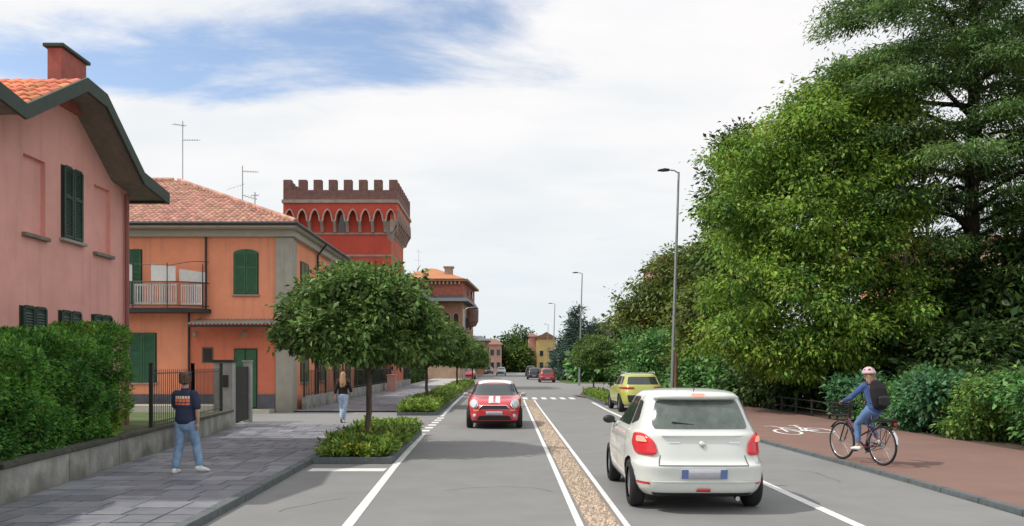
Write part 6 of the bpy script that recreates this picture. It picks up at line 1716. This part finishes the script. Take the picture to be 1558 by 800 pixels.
for z_ in (bz0, .94, 1.02, bz1):
    f_ = .85 + .15 * (z_ - bz0) / (bz1 - bz0); m_.tube([(-bx * f_, by[0], z_), (bx * f_, by[0], z_), (bx * f_, by[1], z_), (-bx * f_, by[1], z_)], .006 if z_ < bz1 else .01, 6, closed=True)
for k in range(9):
    x = -bx + 2 * bx * k / 8
    for y_ in by: m_.tube([(x * .85, y_, bz0), (x, y_, bz1)], .004, 4)
    m_.tube([(x * .85, by[0], bz0), (x * .85, by[1], bz0)], .004, 4)
for k in range(6):
    y_ = by[0] + (by[1] - by[0]) * k / 5
    for s in (-1, 1): m_.tube([(s * bx * .85, y_, bz0), (s * bx, y_, bz1)], .004, 4)
m_.build('basket', M['black'], bk, world=False)
for (cy, a0, a1, nm) in ((0, .15, 3.0, 'mudguard'), (WB, .5, 2.5, 'mudguard')):
    m_ = MB(); K = 14
    ra = [[(sx2, cy - math.cos(a0 + (a1 - a0) * k / K) * (WR + .03 + dz), WR + math.sin(a0 + (a1 - a0) * k / K) * (WR + .03 + dz)) for sx2, dz in ((-.028, 0), (0, .012), (.028, 0), (0, .006))] for k in range(K + 1)]
    m_.loft(ra); m_.build(nm, M['chrome'] if cy == 0 else M['black'], bk, world=False, smooth=40)
m_ = MB()
for s in (-1, 1):
    m_.tube([(s * .06, .26, .80), (s * .065, -.28, .80)], .008, 6); m_.tube([(s * .06, 0, WR), (s * .065, -.05, .80)], .006, 6); m_.tube([(s * .06, 0, WR), (s * .065, -.24, .80)], .006, 6)
for k in range(6): m_.tube([(-.065, .2 - k * .09, .80), (.065, .2 - k * .09, .80)], .005, 5)
m_.build('rear_rack', M['black'], bk, world=False)
m_ = MB(); m_.box(-.07, .07, -.30, .12, .812, .855); m_.build('rack_bag', M['black'], bk, world=False, bevel=.012)
m_ = MB(); m_.box(-.03, .03, -.345, -.315, .75, .80); m_.build('rear_light', M['redlens'], bk, world=False, bevel=.006)
m_ = MB(); m_.lathe([(.0, -.006), (.095, -.006), (.098, 0), (.095, .006), (.0, .006)], (.05, BBk[1], BBk[2]), 'x', 24)
m_.tube([(.05, BBk[1], BBk[2] + .095), (.05, 0, WR + .035)], .006, 6); m_.tube([(.05, BBk[1], BBk[2] - .095), (.05, 0, WR - .035)], .006, 6); m_.build('chain_set', M['black'], bk, world=False)
pedL = Vector((-.12, BBk[1] + .155, BBk[2] - .07)); pedR = Vector((.12, BBk[1] - .155, BBk[2] + .07))
for s, pd in ((-1, pedL), (1, pedR)):
    m_ = MB(); m_.tube([(s * .05, BBk[1], BBk[2]), (s * .075, pd.y, pd.z)], .012, 6); cro = m_.build('crank', M['steel'], bk, world=False)
    m_ = MB(); m_.box(pd.x - .045, pd.x + .045, pd.y - .04, pd.y + .04, pd.z - .012, pd.z + .012); link('pedal', m_.mesh('pedal', M['black'], bevel=.004), cro)
bt('kickstand', [(-.06, .10, .32), (-.13, .30, .20)], .008, M['black'])

rd = thing('person', 'cyclist in blue jacket and jeans riding the bicycle on the red path', 'person', bk.location.copy(), R(16))
b_ = MB()
rings_along(b_, [(0, .19, 1.05, .145, .115), (0, .21, 1.17, .12, .095), (0, .26, 1.30, .135, .095), (0, .31, 1.43, .15, .09), (0, .33, 1.49, .09, .065), (0, .345, 1.54, .048, .05), (0, .36, 1.60, .048, .05)], 18)
HC = (0, .375, 1.665)
head(b_, HC, (0, 1, .0), .93)
RL = {}
for s, pd in ((-1, pedL), (1, pedR)):
    hip = Vector((s * .085, .21, 1.02)); ank = Vector((s * .105, pd.y - .075, pd.z + .105))
    # knee from two bones of .43 and .42
    d = ank - hip; L_ = d.length; l1, l2 = .42, .41; L2 = min(L_, .82); x = (l1 * l1 - l2 * l2 + L2 * L2) / (2 * L2); hh = math.sqrt(max(0, l1 * l1 - x * x))
    fwd = Vector((s * .10, 1, .0)); dn = d.normalized(); fwd = (fwd - dn * fwd.dot(dn)).normalized(); knee = hip + dn * x + fwd * hh
    RL[s] = (hip, knee, ank)
    rings_along(b_, [(*hip, .08, .085), (*(hip.lerp(knee, .5)), .068, .072), (*knee, .05, .052), (*(knee.lerp(ank, .35)), .046, .05), (*ank, .032, .036)], 14)
    rings_along(b_, [(*(ank + Vector((0, -.02, -.04))), .03, .03), (*(ank + Vector((0, .12, -.075))), .034, .02)], 10)
AR = {}
for s in (-1, 1):
    sh = Vector((s * .155, .32, 1.44)); wr = Vector((s * .285, .70, 1.155)); el = sh.lerp(wr, .52) + Vector((s * .06, -.02, -.07)); AR[s] = (sh, el, wr)
    rings_along(b_, [(*sh, .045, .045), (*el, .036, .036), (*(el.lerp(wr, .4)), .034, .034), (*wr, .022, .022)], 12)
    hand(b_, wr, Vector((0, .9, -.25)), (0, -.2, -1), 1 if s > 0 else -1, 1.15, .85)
fuse('body', b_, M['skin'], rd)
eyes(rd, HC, (0, 1, 0), .93)
M['jacket'] = mat('blue_denim_jacket', (.055, .10, .26), .9, .3, 10, .3, 70)
s_ = MB(); rings_along(s_, [(0, .18, 1.03, .165, .135), (0, .20, 1.15, .15, .12), (0, .26, 1.30, .16, .12), (0, .31, 1.42, .17, .108), (0, .335, 1.50, .08, .07)], 20)
for s in (-1, 1):
    a, b, c = AR[s]; rings_along(s_, [(*(a + Vector((-s * .03, 0, .005))), .080, .078), (*(a.lerp(b, .6)), .056, .056), (*b, .052, .052), (*(b.lerp(c, .5)), .046, .046), (*(b.lerp(c, .92)), .036, .036)], 14)
fuse('jacket', s_, M['jacket'], rd, .009, 4)
j_ = MB(); rings_along(j_, [(0, .18, 1.08, .15, .125), (0, .19, 1.0, .16, .12)], 18)
for s in (-1, 1):
    h, k, a = RL[s]; rings_along(j_, [(*h, .095, .10), (*(h.lerp(k, .5)), .082, .086), (*k, .066, .068), (*(k.lerp(a, .4)), .058, .062), (*(k.lerp(a, .82)), .046, .05)], 16)
fuse('jeans', j_, mat('rider_denim', (.14, .24, .46), .9, .3, 10, .3, 80), rd, .009, 4)
for s in (-1, 1):
    a = RL[s][2]; m_ = MB(); rings_along(m_, [(*(a + Vector((0, -.05, -.05))), .036, .038), (*(a + Vector((0, .05, -.055))), .04, .042), (*(a + Vector((0, .16, -.072))), .036, .026)], 14); fuse('shoe', m_, M['shoe'], rd, .008, 3)
h_ = MB(); rings_along(h_, [(0, .33, 1.68, .082, .07), (0, .27, 1.58, .095, .05), (0, .225, 1.47, .12, .04), (0, .20, 1.40, .10, .03)], 18)
for k in range(20):
    x = rnd.uniform(-.13, .13); rings_along(h_, [(x * .6, .29, 1.62, .015, .015), (x, .225, 1.5, .015, .013), (x * 1.3, .19, 1.37 + rnd.uniform(-.02, .06), .007, .007)], 6)
fuse('hair', h_, mat('light_brown_hair', (.26, .15, .10), .6, .4, 30, .6, 60), rd, .008, 1)
hm = thing('bike_helmet', 'pale pink bicycle helmet with vents worn by the cyclist', 'helmet', bk.location.copy(), R(16))
m_ = MB(); rr = []
for k in range(11):
    t = math.pi / 2 * k / 10; rr.append([(.112 * math.cos(t * .98) * math.cos(a), .355 + .140 * math.cos(t * .98) * math.sin(a), 1.675 + .130 * math.sin(t)) for a in [2 * math.pi * q / 24 for q in range(24)]])
m_.loft(rr); shl = m_.build('shell', mat('pink_helmet', (.68, .46, .50), .4, coat=.3), hm, world=False, smooth='all')
hv = BVHTree.FromPolygons([v.co[:] for v in shl.data.vertices], [p.vertices[:] for p in shl.data.polygons])
for (a, z0, z1) in ((-.05, 1.735, 1.77), (0.0, 1.745, 1.785), (.05, 1.735, 1.77)): patch('vent', hv, rpoly([(a - .011, z0), (a + .011, z0), (a + .009, z1), (a - .009, z1)], .006, 3), 'rear', M['black'], hm, .003, .03)
for vw in ('left', 'right'):
    for y0_ in (.28, .35, .42): patch('vent', hv, rpoly([(y0_ - .018, 1.735), (y0_ + .018, 1.735), (y0_ + .014, 1.755), (y0_ - .014, 1.755)], .006, 3), vw, M['black'], hm, .003, .03)
bp_ = thing('backpack', 'black backpack on the back of the cyclist', 'backpack', bk.location.copy(), R(16))
m_ = MB(); rings_along(m_, [(0, .055, 1.08, .15, .09), (0, .065, 1.22, .175, .115), (0, .115, 1.38, .17, .105), (0, .165, 1.50, .12, .07)], 20); fuse('bag', m_, M['blackcloth'], bp_, .010, 5)
m_ = MB(); rings_along(m_, [(0, -.045, 1.11, .115, .035), (0, -.045, 1.24, .125, .04)], 14); fuse('front_pocket', m_, M['black'], bp_, .010, 3)
for s in (-1, 1):
    m_ = MB(); m_.tube([(s * .10, .20, 1.47), (s * .11, .33, 1.52), (s * .115, .42, 1.42), (s * .14, .36, 1.22), (s * .13, .14, 1.12)], .016, 8); m_.build('strap', M['black'], bp_, world=False, smooth='all')
